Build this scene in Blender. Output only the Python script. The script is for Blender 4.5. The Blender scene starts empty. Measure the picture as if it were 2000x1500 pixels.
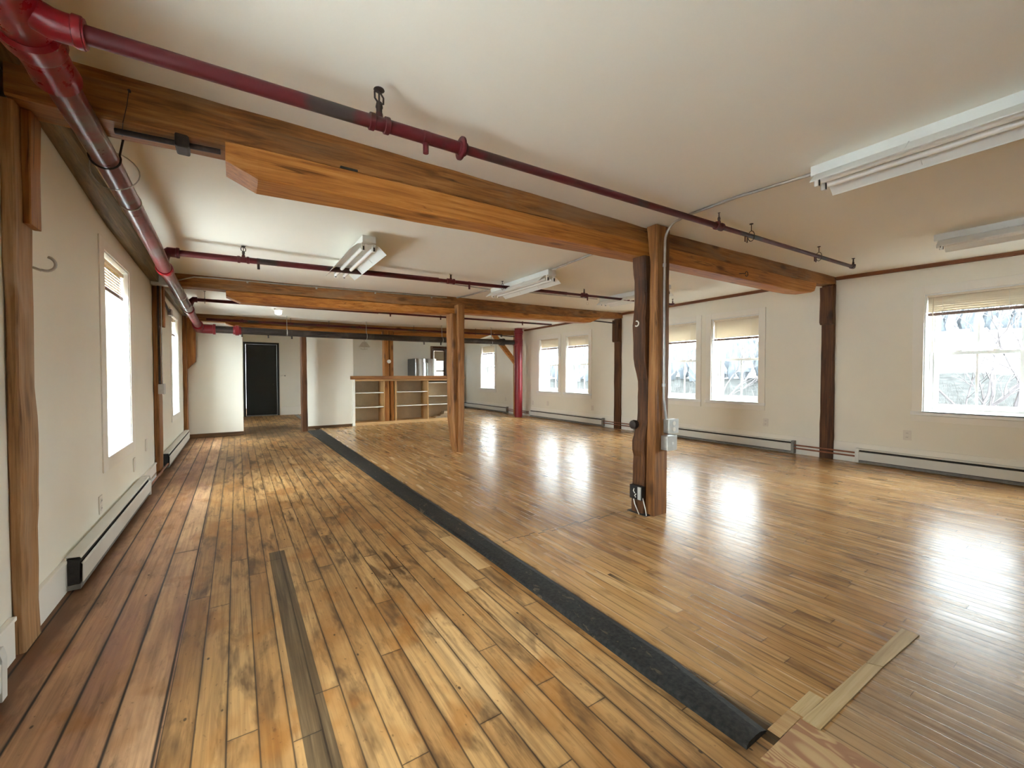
import bpy, bmesh, math, random
from mathutils import Vector, Matrix
random.seed(7)
C = bpy.context.scene
COL = C.collection
rnd = random.Random(11)

# ------------------------------------------------------------------ camera
cam_d = bpy.data.cameras.new('camera'); cam = bpy.data.objects.new('camera', cam_d)
COL.objects.link(cam); C.camera = cam
cam_d.sensor_fit = 'HORIZONTAL'; cam_d.sensor_width = 36.0
cam_d.lens = 820.0 / 2000.0 * 36.0
cam_d.clip_start = 0.02; cam_d.clip_end = 600
cam.location = (0, 0, 1.10)
cam.rotation_euler = (math.radians(90 - 1.25), 0, math.radians(-33.27))

# ------------------------------------------------------------------ world, exposure
W = bpy.data.worlds.new('overcast_sky'); C.world = W; W.use_nodes = True
bg = W.node_tree.nodes['Background']
_n = W.node_tree.nodes; _l = W.node_tree.links      # overcast sky, brighter on the sun's side (behind the photographer)
_tc = _n.new('ShaderNodeTexCoord'); _sx = _n.new('ShaderNodeSeparateXYZ'); _mr = _n.new('ShaderNodeMapRange')
_l.new(_tc.outputs['Generated'], _sx.inputs[0]); _l.new(_sx.outputs[1], _mr.inputs[0])
for _i, _v in enumerate((-0.28, 0.15, 16.0, 3.0)): _mr.inputs[_i + 1].default_value = _v
_mr.interpolation_type = 'SMOOTHSTEP'; _l.new(_mr.outputs[0], bg.inputs['Strength']); bg.inputs['Color'].default_value = (0.88, 0.945, 1.0, 1)
sun_d = bpy.data.lights.new('winter_sun', 'SUN'); sun_d.energy = 6.0; sun_d.angle = math.radians(1.2); sun_d.color = (1.0, 0.95, 0.88)
sun = bpy.data.objects.new('winter_sun', sun_d); COL.objects.link(sun)     # low sun shining along the building from behind the photographer
sun.rotation_euler = Vector((0.0, 0.86, -0.50)).to_track_quat('-Z', 'Y').to_euler()
vs = C.view_settings
C.display_settings.display_device = 'sRGB'
vs.view_transform = 'Standard'; vs.look = 'None'; vs.gamma = 1.0; vs.use_curve_mapping = False
vs.exposure = 1.9
C.cycles.max_bounces = 14; C.cycles.diffuse_bounces = 8; C.cycles.glossy_bounces = 5
C.cycles.transparent_max_bounces = 16; C.cycles.sample_clamp_indirect = 8
C.cycles.caustics_reflective = False; C.cycles.caustics_refractive = False

# ------------------------------------------------------------------ room measures (metres)
XL, XR, YB, YF = -0.745, 6.52, -5.0, 13.05
TH = 0.34
GX = [XL - 0.4, XL, 2.75, XR, XR + 0.4]
GY = [YB - 0.4, YB, 0.8, 2.3, 5.7, 9.5, 13.05, 16.4]
GZ = {YB - 0.4: (2.355, 2.272, 2.33), YB: (2.355, 2.272, 2.33), 0.8: (2.355, 2.272, 2.33), 2.3: (2.355, 2.275, 2.365),
      5.7: (2.215, 2.215, 2.345), 9.5: (2.21, 2.195, 2.315), 13.05: (2.15, 2.15, 2.17), 16.4: (2.15, 2.15, 2.17)}
def zc(x, y):                                   # height of the sagging ceiling
    x = min(max(x, XL), XR); xs = [XL, 2.75, XR]
    for j in range(len(GY) - 1):
        if y <= GY[j + 1] or j == len(GY) - 2:
            t = min(max((y - GY[j]) / (GY[j + 1] - GY[j]), 0), 1); break
    i = 0 if x <= 2.75 else 1
    s = (x - xs[i]) / (xs[i + 1] - xs[i])
    a = GZ[GY[j]]; b = GZ[GY[j + 1]]
    z0 = a[i] + (a[i + 1] - a[i]) * s; z1 = b[i] + (b[i + 1] - b[i]) * s
    return z0 + (z1 - z0) * t

# ------------------------------------------------------------------ node helpers
class NT:
    def __init__(s, name):
        s.m = bpy.data.materials.new(name); s.m.use_nodes = True
        s.t = s.m.node_tree; s.p = s.t.nodes['Principled BSDF']; s.out = s.t.nodes['Material Output']
    def n(s, kind, **kw):
        nd = s.t.nodes.new(kind)
        for k, v in kw.items(): setattr(nd, k, v)
        return nd
    def l(s, a, b): s.t.links.new(a, b)
    def val(s, sock, v):
        if hasattr(v, 'is_linked') or isinstance(v, bpy.types.NodeSocket): s.l(v, sock)
        else: sock.default_value = v
    def math(s, op, a, b=0.0, c=0.0, clamp=False):
        nd = s.n('ShaderNodeMath', operation=op, use_clamp=clamp)
        s.val(nd.inputs[0], a); s.val(nd.inputs[1], b); s.val(nd.inputs[2], c)
        return nd.outputs[0]
    def mix(s, f, a, b, blend='MIX'):
        nd = s.n('ShaderNodeMix', data_type='RGBA', blend_type=blend)
        s.val(nd.inputs[0], f)
        s.val(nd.inputs[6], a if isinstance(a, bpy.types.NodeSocket) else (*a, 1))
        s.val(nd.inputs[7], b if isinstance(b, bpy.types.NodeSocket) else (*b, 1))
        return nd.outputs[2]
    def ramp(s, f, stops):
        nd = s.n('ShaderNodeValToRGB'); r = nd.color_ramp
        while len(r.elements) < len(stops): r.elements.new(0.5)
        for e, (p, c) in zip(r.elements, stops):
            e.position = p; e.color = (*c, 1) if len(c) == 3 else c
        s.l(f, nd.inputs[0]); return nd.outputs[0]
    def noise(s, vec, scale, detail=4, rough=0.55, dist=0.0, dim='3D'):
        nd = s.n('ShaderNodeTexNoise', noise_dimensions=dim)
        if vec is not None: s.l(vec, nd.inputs['Vector'])
        nd.inputs['Scale'].default_value = scale; nd.inputs['Detail'].default_value = detail
        nd.inputs['Roughness'].default_value = rough; nd.inputs['Distortion'].default_value = dist
        return nd.outputs[0]
    def comb(s, x, y, z):
        nd = s.n('ShaderNodeCombineXYZ')
        s.val(nd.inputs[0], x); s.val(nd.inputs[1], y); s.val(nd.inputs[2], z); return nd.outputs[0]
    def sep(s, v):
        nd = s.n('ShaderNodeSeparateXYZ'); s.l(v, nd.inputs[0]); return nd.outputs
    def mr(s, v, a, b, c=0.0, d=1.0):
        nd = s.n('ShaderNodeMapRange'); nd.clamp = True
        s.l(v, nd.inputs[0])
        for i, q in enumerate((a, b, c, d)): nd.inputs[i + 1].default_value = q
        return nd.outputs[0]
    def bump(s, h, strength, dist=0.01, normal=None):
        nd = s.n('ShaderNodeBump'); nd.inputs['Strength'].default_value = strength
        nd.inputs['Distance'].default_value = dist; s.l(h, nd.inputs['Height'])
        if normal is not None: s.l(normal, nd.inputs['Normal'])
        return nd.outputs[0]
    def obj(s):
        return s.n('ShaderNodeTexCoord').outputs['Object']
    def set(s, color=None, rough=None, metal=None, normal=None, spec=None, coat=None):
        P = s.p.inputs
        if color is not None:
            s.val(P['Base Color'], color if isinstance(color, bpy.types.NodeSocket) else (*color, 1))
        if rough is not None: s.val(P['Roughness'], rough)
        if metal is not None: P['Metallic'].default_value = metal
        if normal is not None: s.l(normal, P['Normal'])
        if spec is not None: P['Specular IOR Level'].default_value = spec
        if coat is not None: P['Coat Weight'].default_value = coat
        return s.m

def plain(name, col, rough=0.5, metal=0.0, var=0.12, scale=9.0, bump=0.0, bscale=120, spec=None):
    t = NT(name); v = t.obj()
    n = t.noise(v, scale, 4)
    c = t.mix(t.mr(n, 0.3, 0.7), tuple(q * (1 - var) for q in col), tuple(min(1, q * (1 + var)) for q in col))
    nm = t.bump(t.noise(v, bscale, 2), bump, 0.004) if bump else None
    return t.set(c, rough, metal, nm, spec)

def wood(name, axis, dark, mid, light, grey=None, rough=0.55, scale=1.0, knots=True, bump=0.35):
    """sawn timber with the grain running along the given local axis"""
    t = NT(name); v = t.obj(); o = t.sep(v)
    oi = t.n('ShaderNodeObjectInfo').outputs['Random']
    off = t.math('MULTIPLY', oi, 37.0)
    ax = {'x': 0, 'y': 1, 'z': 2}[axis]; cr = [i for i in range(3) if i != ax]
    L = t.math('ADD', o[ax], off); A = t.math('ADD', o[cr[0]], off); B = o[cr[1]]
    big = t.noise(t.comb(t.math('MULTIPLY', L, 0.9), t.math('MULTIPLY', A, 3.0), t.math('MULTIPLY', B, 3.0)), 1.0 * scale, 3, 0.5, 0.4)
    fine = t.noise(t.comb(t.math('MULTIPLY', L, 1.3), t.math('MULTIPLY', A, 34), t.math('MULTIPLY', B, 34)), 1.6 * scale, 6, 0.62, 0.5)
    f = t.math('ADD', t.math('MULTIPLY', fine, 0.6), t.math('MULTIPLY', big, 0.4))
    c = t.ramp(f, [(0.36, dark), (0.50, mid), (0.64, light)])
    if grey is not None:
        g = t.noise(t.comb(t.math('MULTIPLY', L, 1.2), t.math('MULTIPLY', A, 6), t.math('MULTIPLY', B, 6)), 1.1, 4, 0.6, 1.0)
        c = t.mix(t.mr(g, 0.48, 0.66, 0, 0.75), c, grey)
    h = fine
    if knots:
        vo = t.n('ShaderNodeTexVoronoi'); vo.inputs['Scale'].default_value = 1.0
        t.l(t.comb(t.math('MULTIPLY', L, 2.4), t.math('MULTIPLY', A, 6.5), t.math('MULTIPLY', B, 6.5)), vo.inputs['Vector'])
        k = t.mr(vo.outputs['Distance'], 0.09, 0.22, 1, 0)
        c = t.mix(t.math('MULTIPLY', k, 0.75), c, tuple(q * 0.45 for q in dark))
        cr_ = t.noise(t.comb(t.math('MULTIPLY', L, 0.55), t.math('MULTIPLY', A, 26), t.math('MULTIPLY', B, 26)), 1.0, 2, 0.4, 0.3)
        ck = t.mr(t.math('ABSOLUTE', t.math('SUBTRACT', cr_, 0.5)), 0.0, 0.012, 1, 0)
        gate = t.mr(t.noise(t.comb(t.math('MULTIPLY', L, 1.0), t.math('MULTIPLY', A, 4), t.math('MULTIPLY', B, 4)), 1.3, 1), 0.52, 0.6)
        ck = t.math('MULTIPLY', ck, gate)
        c = t.mix(t.math('MULTIPLY', ck, 0.8), c, tuple(q * 0.3 for q in dark))
        h = t.math('SUBTRACT', h, t.math('MULTIPLY', ck, 0.8))
    return t.set(c, rough, 0, t.bump(h, bump, 0.006), spec=0.3)

M = {}
def floor_mat(name, width, x0, length, stops, rough, coat, grain_k, seam=0.0016, stain=None, extra=None, seam_dark=0.8, nail=True, crough=0.2, spec=0.3):
    t = NT(name); v = t.obj(); o = t.sep(v); x, y = o[0], o[1]
    u = t.math('DIVIDE', t.math('SUBTRACT', x, x0), width)
    idx = t.math('FLOOR', u); fu = t.math('FRACT', u)
    w1 = t.n('ShaderNodeTexWhiteNoise', noise_dimensions='1D'); t.l(idx, w1.inputs['W'])
    vv = t.math('ADD', t.math('DIVIDE', y, length), t.math('MULTIPLY', w1.outputs['Value'], 9.0))
    idy = t.math('FLOOR', vv); fv = t.math('FRACT', vv)
    w2 = t.n('ShaderNodeTexWhiteNoise', noise_dimensions='2D'); t.l(t.comb(idx, idy, 0), w2.inputs['Vector'])
    r = w2.outputs['Value']
    eu = t.math('MULTIPLY', t.math('MINIMUM', fu, t.math('SUBTRACT', 1.0, fu)), width)
    ev = t.math('MULTIPLY', t.math('MINIMUM', fv, t.math('SUBTRACT', 1.0, fv)), length)
    e = t.math('MINIMUM', eu, t.math('MULTIPLY', ev, 1.2))
    sm = t.mr(e, seam * 0.4, seam * 1.5, 1, 0)
    sway = t.noise(t.comb(t.math('MULTIPLY', x, 3.0), t.math('MULTIPLY', y, 0.7), 0), 1.0, 2)
    g = t.noise(t.comb(t.math('ADD', t.math('MULTIPLY', x, 55), t.math('MULTIPLY', r, 91)), t.math('MULTIPLY', y, 1.6), t.math('MULTIPLY', r, 17)), 1.0, 5, 0.6, 0.8)
    g2 = t.noise(t.comb(t.math('ADD', t.math('MULTIPLY', x, 12), t.math('MULTIPLY', r, 31)), t.math('MULTIPLY', y, 1.1), t.math('MULTIPLY', r, 7)), 1.0, 3, 0.55, 0.6)
    f = t.math('ADD', t.math('MULTIPLY', r, 0.20), t.math('ADD', t.math('MULTIPLY', g2, 0.46), t.math('MULTIPLY', sway, 0.34)))
    c = t.ramp(f, stops)
    c = t.mix(t.mr(g, 0.32, 0.72, grain_k, 0.0), c, (0.10, 0.042, 0.014), 'MULTIPLY') if False else t.mix(t.mr(g, 0.34, 0.56, grain_k, 0.0), c, (0.085, 0.038, 0.014))
    if stain:
        s1 = t.noise(t.comb(t.math('MULTIPLY', x, 2.6), t.math('MULTIPLY', y, 1.3), 3.1), 1.0, 5, 0.62, 0.3)
        c = t.mix(t.mr(s1, 0.50, 0.66, 0, stain[0]), c, stain[1])
        s2 = t.noise(t.comb(t.math('ADD', t.math('MULTIPLY', x, 9), t.math('MULTIPLY', r, 60)), t.math('MULTIPLY', y, 2.4), 8.0), 1.0, 4, 0.6, 0.4)
        c = t.mix(t.mr(s2, 0.52, 0.66, 0, stain[2]), c, stain[3])
    if nail:
        vo = t.n('ShaderNodeTexVoronoi'); vo.inputs['Scale'].default_value = 1.0
        t.l(t.comb(t.math('MULTIPLY', x, 13), t.math('MULTIPLY', y, 7.5), 0), vo.inputs['Vector'])
        k = t.mr(vo.outputs['Distance'], 0.045, 0.075, 1, 0)
        c = t.mix(t.math('MULTIPLY', k, 0.85), c, (0.02, 0.012, 0.007))
        sm2 = t.noise(t.comb(t.math('MULTIPLY', x, 17), t.math('MULTIPLY', y, 3.0), 12), 1.0, 5, 0.68, 0.4)
        c = t.mix(t.mr(sm2, 0.54, 0.67, 0, 0.55), c, (0.085, 0.042, 0.016))
        og = t.noise(t.comb(t.math('MULTIPLY', x, 4.0), t.math('MULTIPLY', y, 3.0), 21), 1.0, 3, 0.6, 0.2)
        c = t.mix(t.mr(og, 0.55, 0.68, 0, 0.6), c, (0.30, 0.115, 0.018))
        wr = t.noise(t.comb(t.math('MULTIPLY', x, 60), t.math('MULTIPLY', y, 38), 1), 1.0, 2)
        c = t.mix(t.mr(wr, 0.66, 0.76, 0, 0.5), c, (0.06, 0.03, 0.015))
    dn = t.noise(t.comb(t.math('MULTIPLY', x, 20), t.math('MULTIPLY', y, 3.2), 31), 1.0, 3, 0.6)
    dirt = t.math('MULTIPLY', t.mr(e, 0.0, width * 0.16, 1, 0), t.mr(dn, 0.42, 0.62, 0, 0.65))
    c = t.mix(dirt, c, (0.055, 0.028, 0.012))                    # grime along the joints
    if extra: c = extra(t, x, y, r, c, g)
    c = t.mix(t.math('MULTIPLY', sm, seam_dark), c, (0.018, 0.010, 0.006))
    h = t.math('ADD', t.math('MULTIPLY', g, 0.10), t.math('MULTIPLY', sm, -0.6))
    h = t.math('ADD', h, t.math('MULTIPLY', t.noise(t.comb(t.math('MULTIPLY', x, 16), t.math('MULTIPLY', y, 0.8), r), 1.0, 2), 0.30))
    rg = t.math('ADD', rough, t.math('MULTIPLY', t.math('SUBTRACT', g2, 0.5), 0.25))
    m = t.set(c, rg, 0, t.bump(h, 0.16, 0.004), coat=coat, spec=spec)
    t.p.inputs['Coat Roughness'].default_value = crough
    return m

def hall_extra(t, x, y, r, c, g):
    # weathered grey board let into the floor, and the black wear patch by the hall
    def band(v, a, b, s=0.004): return t.math('MULTIPLY', t.mr(v, a - s, a), t.mr(v, b, b + s, 1, 0))
    k = t.math('MULTIPLY', band(x, 0.154, 0.237, 0.001), band(y, -1.2, 2.97, 0.002))
    dk = t.ramp(g, [(0.3, (0.035, 0.024, 0.014)), (0.55, (0.105, 0.07, 0.036)), (0.75, (0.20, 0.145, 0.085))])
    c = t.mix(t.math('MULTIPLY', k, 0.9), c, dk)
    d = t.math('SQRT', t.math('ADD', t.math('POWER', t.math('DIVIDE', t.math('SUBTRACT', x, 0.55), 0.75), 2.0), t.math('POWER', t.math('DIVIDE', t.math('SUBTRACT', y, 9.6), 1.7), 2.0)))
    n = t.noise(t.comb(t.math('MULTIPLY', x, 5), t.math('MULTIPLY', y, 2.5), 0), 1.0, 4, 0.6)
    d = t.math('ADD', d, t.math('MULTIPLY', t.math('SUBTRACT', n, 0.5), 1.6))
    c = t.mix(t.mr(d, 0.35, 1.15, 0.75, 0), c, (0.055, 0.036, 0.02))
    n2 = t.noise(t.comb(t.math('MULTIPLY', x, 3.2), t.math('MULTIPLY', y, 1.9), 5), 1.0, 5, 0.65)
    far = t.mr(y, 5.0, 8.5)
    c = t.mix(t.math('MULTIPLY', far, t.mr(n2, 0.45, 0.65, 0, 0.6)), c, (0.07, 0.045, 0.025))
    return c
def wide_extra(t, x, y, r, c, g):
    n = t.noise(t.comb(t.math('MULTIPLY', x, 7), t.math('MULTIPLY', y, 1.5), 2), 1.0, 5, 0.65, 0.5)
    c = t.mix(t.mr(n, 0.52, 0.66, 0, 0.6), c, (0.31, 0.15, 0.105))
    n2 = t.noise(t.comb(t.math('MULTIPLY', x, 9), t.math('MULTIPLY', y, 2.2), 7), 1.0, 4, 0.6, 0.3)
    e = t.math('ADD', x, t.math('MULTIPLY', t.math('SUBTRACT', n2, 0.5), 0.16))
    return t.mix(t.mr(e, -0.66, -0.58, 0.85, 0), c, (0.12, 0.052, 0.022))
def strip_extra(t, x, y, r, c, g):
    # greyer unfinished boards past the batten, pale boards and black smears beside the painted strip
    k = t.math('MULTIPLY', t.math('MULTIPLY', t.mr(x, 1.492, 1.498), t.mr(x, 2.35, 3.3, 1, 0)), t.mr(y, 0.530, 0.535, 1, 0))
    c = t.mix(t.math('MULTIPLY', k, 0.55), c, t.ramp(g, [(0.3, (0.22, 0.155, 0.10)), (0.5, (0.44, 0.345, 0.24)), (0.7, (0.56, 0.46, 0.33))]))
    n = t.noise(t.comb(t.math('MULTIPLY', x, 30), t.math('MULTIPLY', y, 5), 0), 1.0, 5, 0.7, 0.5)
    e = t.math('ADD', x, t.math('MULTIPLY', t.math('SUBTRACT', n, 0.5), 0.10))
    c = t.mix(t.mr(x, 1.50, 1.72, 0.35, 0), c, (0.58, 0.37, 0.165))
    c = t.mix(t.mr(e, 1.385, 1.425, 0.9, 0), c, (0.018, 0.015, 0.012))
    def band(v, a, b, q=0.002): return t.math('MULTIPLY', t.mr(v, a - q, a), t.mr(v, b, b + q, 1, 0))
    wob = t.math('ADD', y, t.math('MULTIPLY', t.math('SUBTRACT', r, 0.5), 0.06))
    k2 = t.math('MULTIPLY', band(wob, 2.318, 2.325, 0.001), band(x, 1.45, 2.64))          # line of board ends by the front post
    k3 = t.math('MULTIPLY', band(x, 1.697, 1.717, 0.004), t.mr(y, 1.36, 1.62, 0, 1)); k3 = t.math('MULTIPLY', k3, t.mr(y, 1.625, 1.63, 1, 0))   # missing sliver of board
    c = t.mix(t.math('MULTIPLY', t.math('MAXIMUM', k2, k3), 0.9), c, (0.022, 0.015, 0.010))
    s1 = t.noise(t.comb(t.math('ADD', t.math('MULTIPLY', x, 14), t.math('MULTIPLY', r, 60)), t.math('MULTIPLY', y, 1.3), 4.0), 1.0, 4, 0.6, 0.4)
    return t.mix(t.mr(s1, 0.60, 0.74, 0, 0.6), c, (0.10, 0.055, 0.028))
M['floor_wide'] = floor_mat('wide_reddish_floor_planks', 0.124, -0.205 - 0.124 * 10 - 0.008, 8.3,
    [(0.28, (0.33, 0.155, 0.075)), (0.44, (0.50, 0.275, 0.138)), (0.66, (0.64, 0.41, 0.225))], 0.6, 0.0, 0.35, 0.0042,
    stain=(0.45, (0.17, 0.068, 0.032), 0.35, (0.13, 0.065, 0.04)), extra=wide_extra, seam_dark=0.97)
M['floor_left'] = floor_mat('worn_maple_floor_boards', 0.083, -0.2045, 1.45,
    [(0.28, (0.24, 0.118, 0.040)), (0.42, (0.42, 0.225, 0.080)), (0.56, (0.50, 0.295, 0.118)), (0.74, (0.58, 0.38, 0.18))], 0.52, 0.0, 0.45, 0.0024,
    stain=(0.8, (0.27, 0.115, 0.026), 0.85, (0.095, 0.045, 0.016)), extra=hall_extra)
M['floor_right'] = floor_mat('varnished_strip_floor', 0.056, 1.40, 1.1,
    [(0.28, (0.33, 0.160, 0.056)), (0.42, (0.47, 0.255, 0.095)), (0.56, (0.57, 0.335, 0.135)), (0.74, (0.64, 0.42, 0.19))], 0.25, 0.0, 0.45, 0.0013,
    stain=(0.45, (0.36, 0.165, 0.058), 0.7, (0.15, 0.072, 0.03)), extra=strip_extra, seam_dark=0.65, nail=False, crough=0.32, spec=0.45)

M['wall'] = plain('cream_wall_paint', (0.83, 0.805, 0.705), 0.75, var=0.02, scale=2.0, bump=0.05, bscale=90)
M['ceil'] = plain('cream_ceiling_paint', (0.83, 0.80, 0.71), 0.85, var=0.015, scale=1.5, bump=0.06, bscale=140)
M['trimw'] = plain('off_white_trim_paint', (0.84, 0.815, 0.74), 0.5, var=0.015, scale=3)
M['sash'] = plain('white_window_paint', (0.86, 0.87, 0.85), 0.4, var=0.01, scale=3)
M['white'] = plain('white_enamel', (0.80, 0.80, 0.76), 0.35, var=0.03, scale=6)
M['heater'] = plain('heater_enamel', (0.70, 0.70, 0.65), 0.4, var=0.03, scale=6)
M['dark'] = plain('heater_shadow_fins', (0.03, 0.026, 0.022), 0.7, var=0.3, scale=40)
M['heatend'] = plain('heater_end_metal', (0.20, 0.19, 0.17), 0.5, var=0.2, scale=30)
M['reflector'] = plain('fixture_enamel', (0.74, 0.75, 0.72), 0.35, var=0.02, scale=5)
M['tube'] = plain('fluorescent_tube_glass', (0.86, 0.86, 0.82), 0.25, var=0.01)
M['black'] = plain('black_plastic', (0.012, 0.011, 0.011), 0.45, var=0.3, scale=30)
M['steel'] = plain('galvanised_steel', (0.50, 0.50, 0.47), 0.38, 0.85, var=0.18, scale=25)
M['emt'] = plain('grey_conduit', (0.42, 0.40, 0.36), 0.4, 0.7, var=0.2, scale=12)
M['boxgrey'] = plain('grey_box_cover', (0.52, 0.53, 0.51), 0.4, 0.25, var=0.1, scale=20)
M['iron'] = plain('dark_iron', (0.045, 0.032, 0.028), 0.5, 0.4, var=0.3, scale=30)
M['copper'] = plain('copper_pipe', (0.30, 0.12, 0.065), 0.4, 0.7, var=0.25, scale=15)
M['door'] = plain('dark_slate_door_paint', (0.010, 0.012, 0.012), 0.5, var=0.15, scale=4)
M['doorframe'] = plain('grey_door_frame_paint', (0.04, 0.045, 0.043), 0.75, var=0.1, scale=4)
M['plate'] = plain('ivory_plastic', (0.74, 0.70, 0.62), 0.35, var=0.02)
M['plywall'] = plain('tan_hardboard', (0.62, 0.52, 0.35), 0.6, var=0.08, scale=6)
M['fridge'] = plain('brushed_stainless', (0.55, 0.55, 0.53), 0.22, 0.95, var=0.06, scale=4)
M['fridgeside'] = plain('dark_grey_fridge_side', (0.10, 0.10, 0.095), 0.5, var=0.1, scale=5)
M['shade'] = plain('beige_lamp_shade', (0.62, 0.56, 0.44), 0.7, var=0.05)
M['paper'] = plain('kraft_paper', (0.38, 0.27, 0.16), 0.8, var=0.25, scale=14, bump=0.3, bscale=25)
M['rail'] = plain('brown_blind_rail', (0.26, 0.17, 0.14), 0.5, var=0.1)
M['greywall'] = plain('grey_wall_paint', (0.36, 0.34, 0.34), 0.8, var=0.03)
M['bark'] = plain('grey_bark', (0.055, 0.048, 0.050), 0.9, var=0.3, scale=8)
M['twig'] = plain('pale_winter_twigs', (0.035, 0.033, 0.031), 0.9, var=0.3, scale=3)
M['evergreen'] = plain('hazy_evergreen', (0.03, 0.036, 0.042), 0.95, var=0.35, scale=1.2)
M['snow'] = plain('snow', (0.86, 0.87, 0.90), 0.8, var=0.03, scale=0.3)
t = NT('brush_meadow_and_snow')              # dull brush near the house, snow field beyond
v = t.obj(); o = t.sep(v); n = t.noise(t.comb(t.math('MULTIPLY', o[0], .25), t.math('MULTIPLY', o[1], .12), 0), 1.0, 4, .6)
e = t.math('ADD', o[0], t.math('MULTIPLY', t.math('SUBTRACT', n, .5), 16.0))
n3 = t.noise(t.comb(t.math('MULTIPLY', o[0], 1.1), t.math('MULTIPLY', o[1], 1.1), 0), 1.0, 4, .7)
c = t.mix(t.mr(n3, .4, .62), (0.005, 0.0053, 0.005), (0.018, 0.019, 0.018))
M['field'] = t.set(t.mix(t.mr(e, 63, 66), c, (0.86, 0.85, 0.86)), 0.9, spec=0.1)
M['barn'] = plain('red_barn_boards', (0.42, 0.06, 0.06), 0.8, var=0.15, scale=3)
M['roofdark'] = plain('dark_shingles', (0.10, 0.10, 0.11), 0.9, var=0.2, scale=4)
M['knob'] = plain('white_porcelain', (0.82, 0.80, 0.74), 0.25, var=0.01)

t = NT('lit_lamp_globe'); t.set((0.9, 0.88, 0.82), 0.4); t.p.inputs['Emission Color'].default_value = (1, 0.93, 0.82, 1); t.p.inputs['Emission Strength'].default_value = 1.3; M['lampglow'] = t.m
t = NT('window_glass')                       # thin clear pane
tr = t.n('ShaderNodeBsdfTransparent'); tr.inputs[0].default_value = (0.96, 0.985, 0.975, 1)
gl = t.n('ShaderNodeBsdfGlossy'); gl.inputs['Roughness'].default_value = 0.02
lw = t.n('ShaderNodeFresnel'); lw.inputs['IOR'].default_value = 1.35; gb = t.n('ShaderNodeNewGeometry').outputs['Backfacing']
ff = t.math('MULTIPLY', lw.outputs[0], t.math('SUBTRACT', 1.0, gb))
mx = t.n('ShaderNodeMixShader'); t.l(ff, mx.inputs[0]); t.l(tr.outputs[0], mx.inputs[1]); t.l(gl.outputs[0], mx.inputs[2])
t.l(mx.outputs[0], t.out.inputs['Surface']); M['glass'] = t.m

t = NT('blind_slats')                        # cream vinyl, some daylight comes through
tl = t.n('ShaderNodeBsdfTranslucent'); tl.inputs[0].default_value = (0.80, 0.66, 0.47, 1)
mx = t.n('ShaderNodeMixShader'); mx.inputs[0].default_value = 0.12
t.set((0.80, 0.73, 0.60), 0.5); t.l(t.p.outputs[0], mx.inputs[1]); t.l(tl.outputs[0], mx.inputs[2])
t.l(mx.outputs[0], t.out.inputs['Surface']); M['blind'] = t.m

def pipe_mat(name, red, dark, amount, rough=0.38):
    t = NT(name); v = t.obj(); o = t.sep(v)
    n = t.noise(t.comb(t.math('MULTIPLY', o[0], 2.2), t.math('MULTIPLY', o[1], 2.2), t.math('MULTIPLY', o[2], 2.2)), 1.0, 4, 0.6, 0.6)
    n2 = t.noise(v, 14, 5, 0.7)
    c = t.mix(t.mr(n, amount, amount + 0.10), red, dark)
    c = t.mix(t.mr(n2, 0.45, 0.75, 0, 0.22), c, tuple(q * 0.6 for q in dark))
    return t.set(c, t.math('ADD', rough, t.math('MULTIPLY', t.math('SUBTRACT', n2, 0.5), 0.3)), 0, t.bump(n2, 0.12, 0.003), spec=0.35)
M['redpipe'] = pipe_mat('worn_red_pipe_paint', (0.088, 0.008, 0.011), (0.042, 0.028, 0.025), 0.55, 0.45)
M['redmain'] = pipe_mat('red_main_pipe_paint', (0.23, 0.006, 0.012), (0.10, 0.045, 0.04), 0.60, 0.30)
M['mainold'] = pipe_mat('faded_main_pipe_paint', (0.17, 0.040, 0.042), (0.15, 0.105, 0.095), 0.50, 0.32)
M['blackpipe'] = pipe_mat('black_iron_pipe', (0.035, 0.026, 0.022), (0.075, 0.06, 0.05), 0.5, 0.45)
M['riser'] = pipe_mat('red_riser_paint', (0.21, 0.014, 0.020), (0.13, 0.02, 0.02), 0.62, 0.35)

OR_D, OR_M, OR_L = (0.20, 0.075, 0.018), (0.42, 0.185, 0.050), (0.56, 0.295, 0.105)
M['oldx'] = wood('old_beam_timber', 'x', (0.13, 0.050, 0.013), (0.30, 0.122, 0.031), (0.44, 0.205, 0.066), grey=(0.25, 0.150, 0.078))
M['boltx'] = wood('orange_pine_bolster', 'x', (0.25, 0.078, 0.014), (0.47, 0.180, 0.034), (0.60, 0.275, 0.072))
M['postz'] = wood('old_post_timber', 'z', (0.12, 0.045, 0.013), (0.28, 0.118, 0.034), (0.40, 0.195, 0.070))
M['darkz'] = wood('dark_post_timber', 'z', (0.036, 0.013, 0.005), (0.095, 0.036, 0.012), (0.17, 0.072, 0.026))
M['leftz'] = wood('scuffed_brown_post', 'z', (0.15, 0.072, 0.028), (0.34, 0.180, 0.075), (0.48, 0.285, 0.140), grey=(0.40, 0.27, 0.165))
M['corbz'] = wood('orange_corbel_board', 'z', (0.18, 0.058, 0.012), (0.34, 0.130, 0.028), (0.44, 0.20, 0.056))
M['platey'] = wood('olive_wall_plate', 'y', (0.07, 0.045, 0.02), (0.16, 0.105, 0.05), (0.25, 0.17, 0.085))
M['trimy'] = wood('brown_ceiling_trim', 'y', (0.10, 0.035, 0.014), (0.21, 0.080, 0.030), (0.30, 0.13, 0.055), knots=False)
M['brownx'] = wood('dark_brown_base_board', 'x', (0.055, 0.028, 0.012), (0.125, 0.066, 0.03), (0.20, 0.11, 0.05), knots=False)
M['pinex'] = wood('light_pine', 'x', (0.40, 0.22, 0.085), (0.56, 0.345, 0.15), (0.66, 0.44, 0.22), knots=False, bump=0.1)
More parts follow.
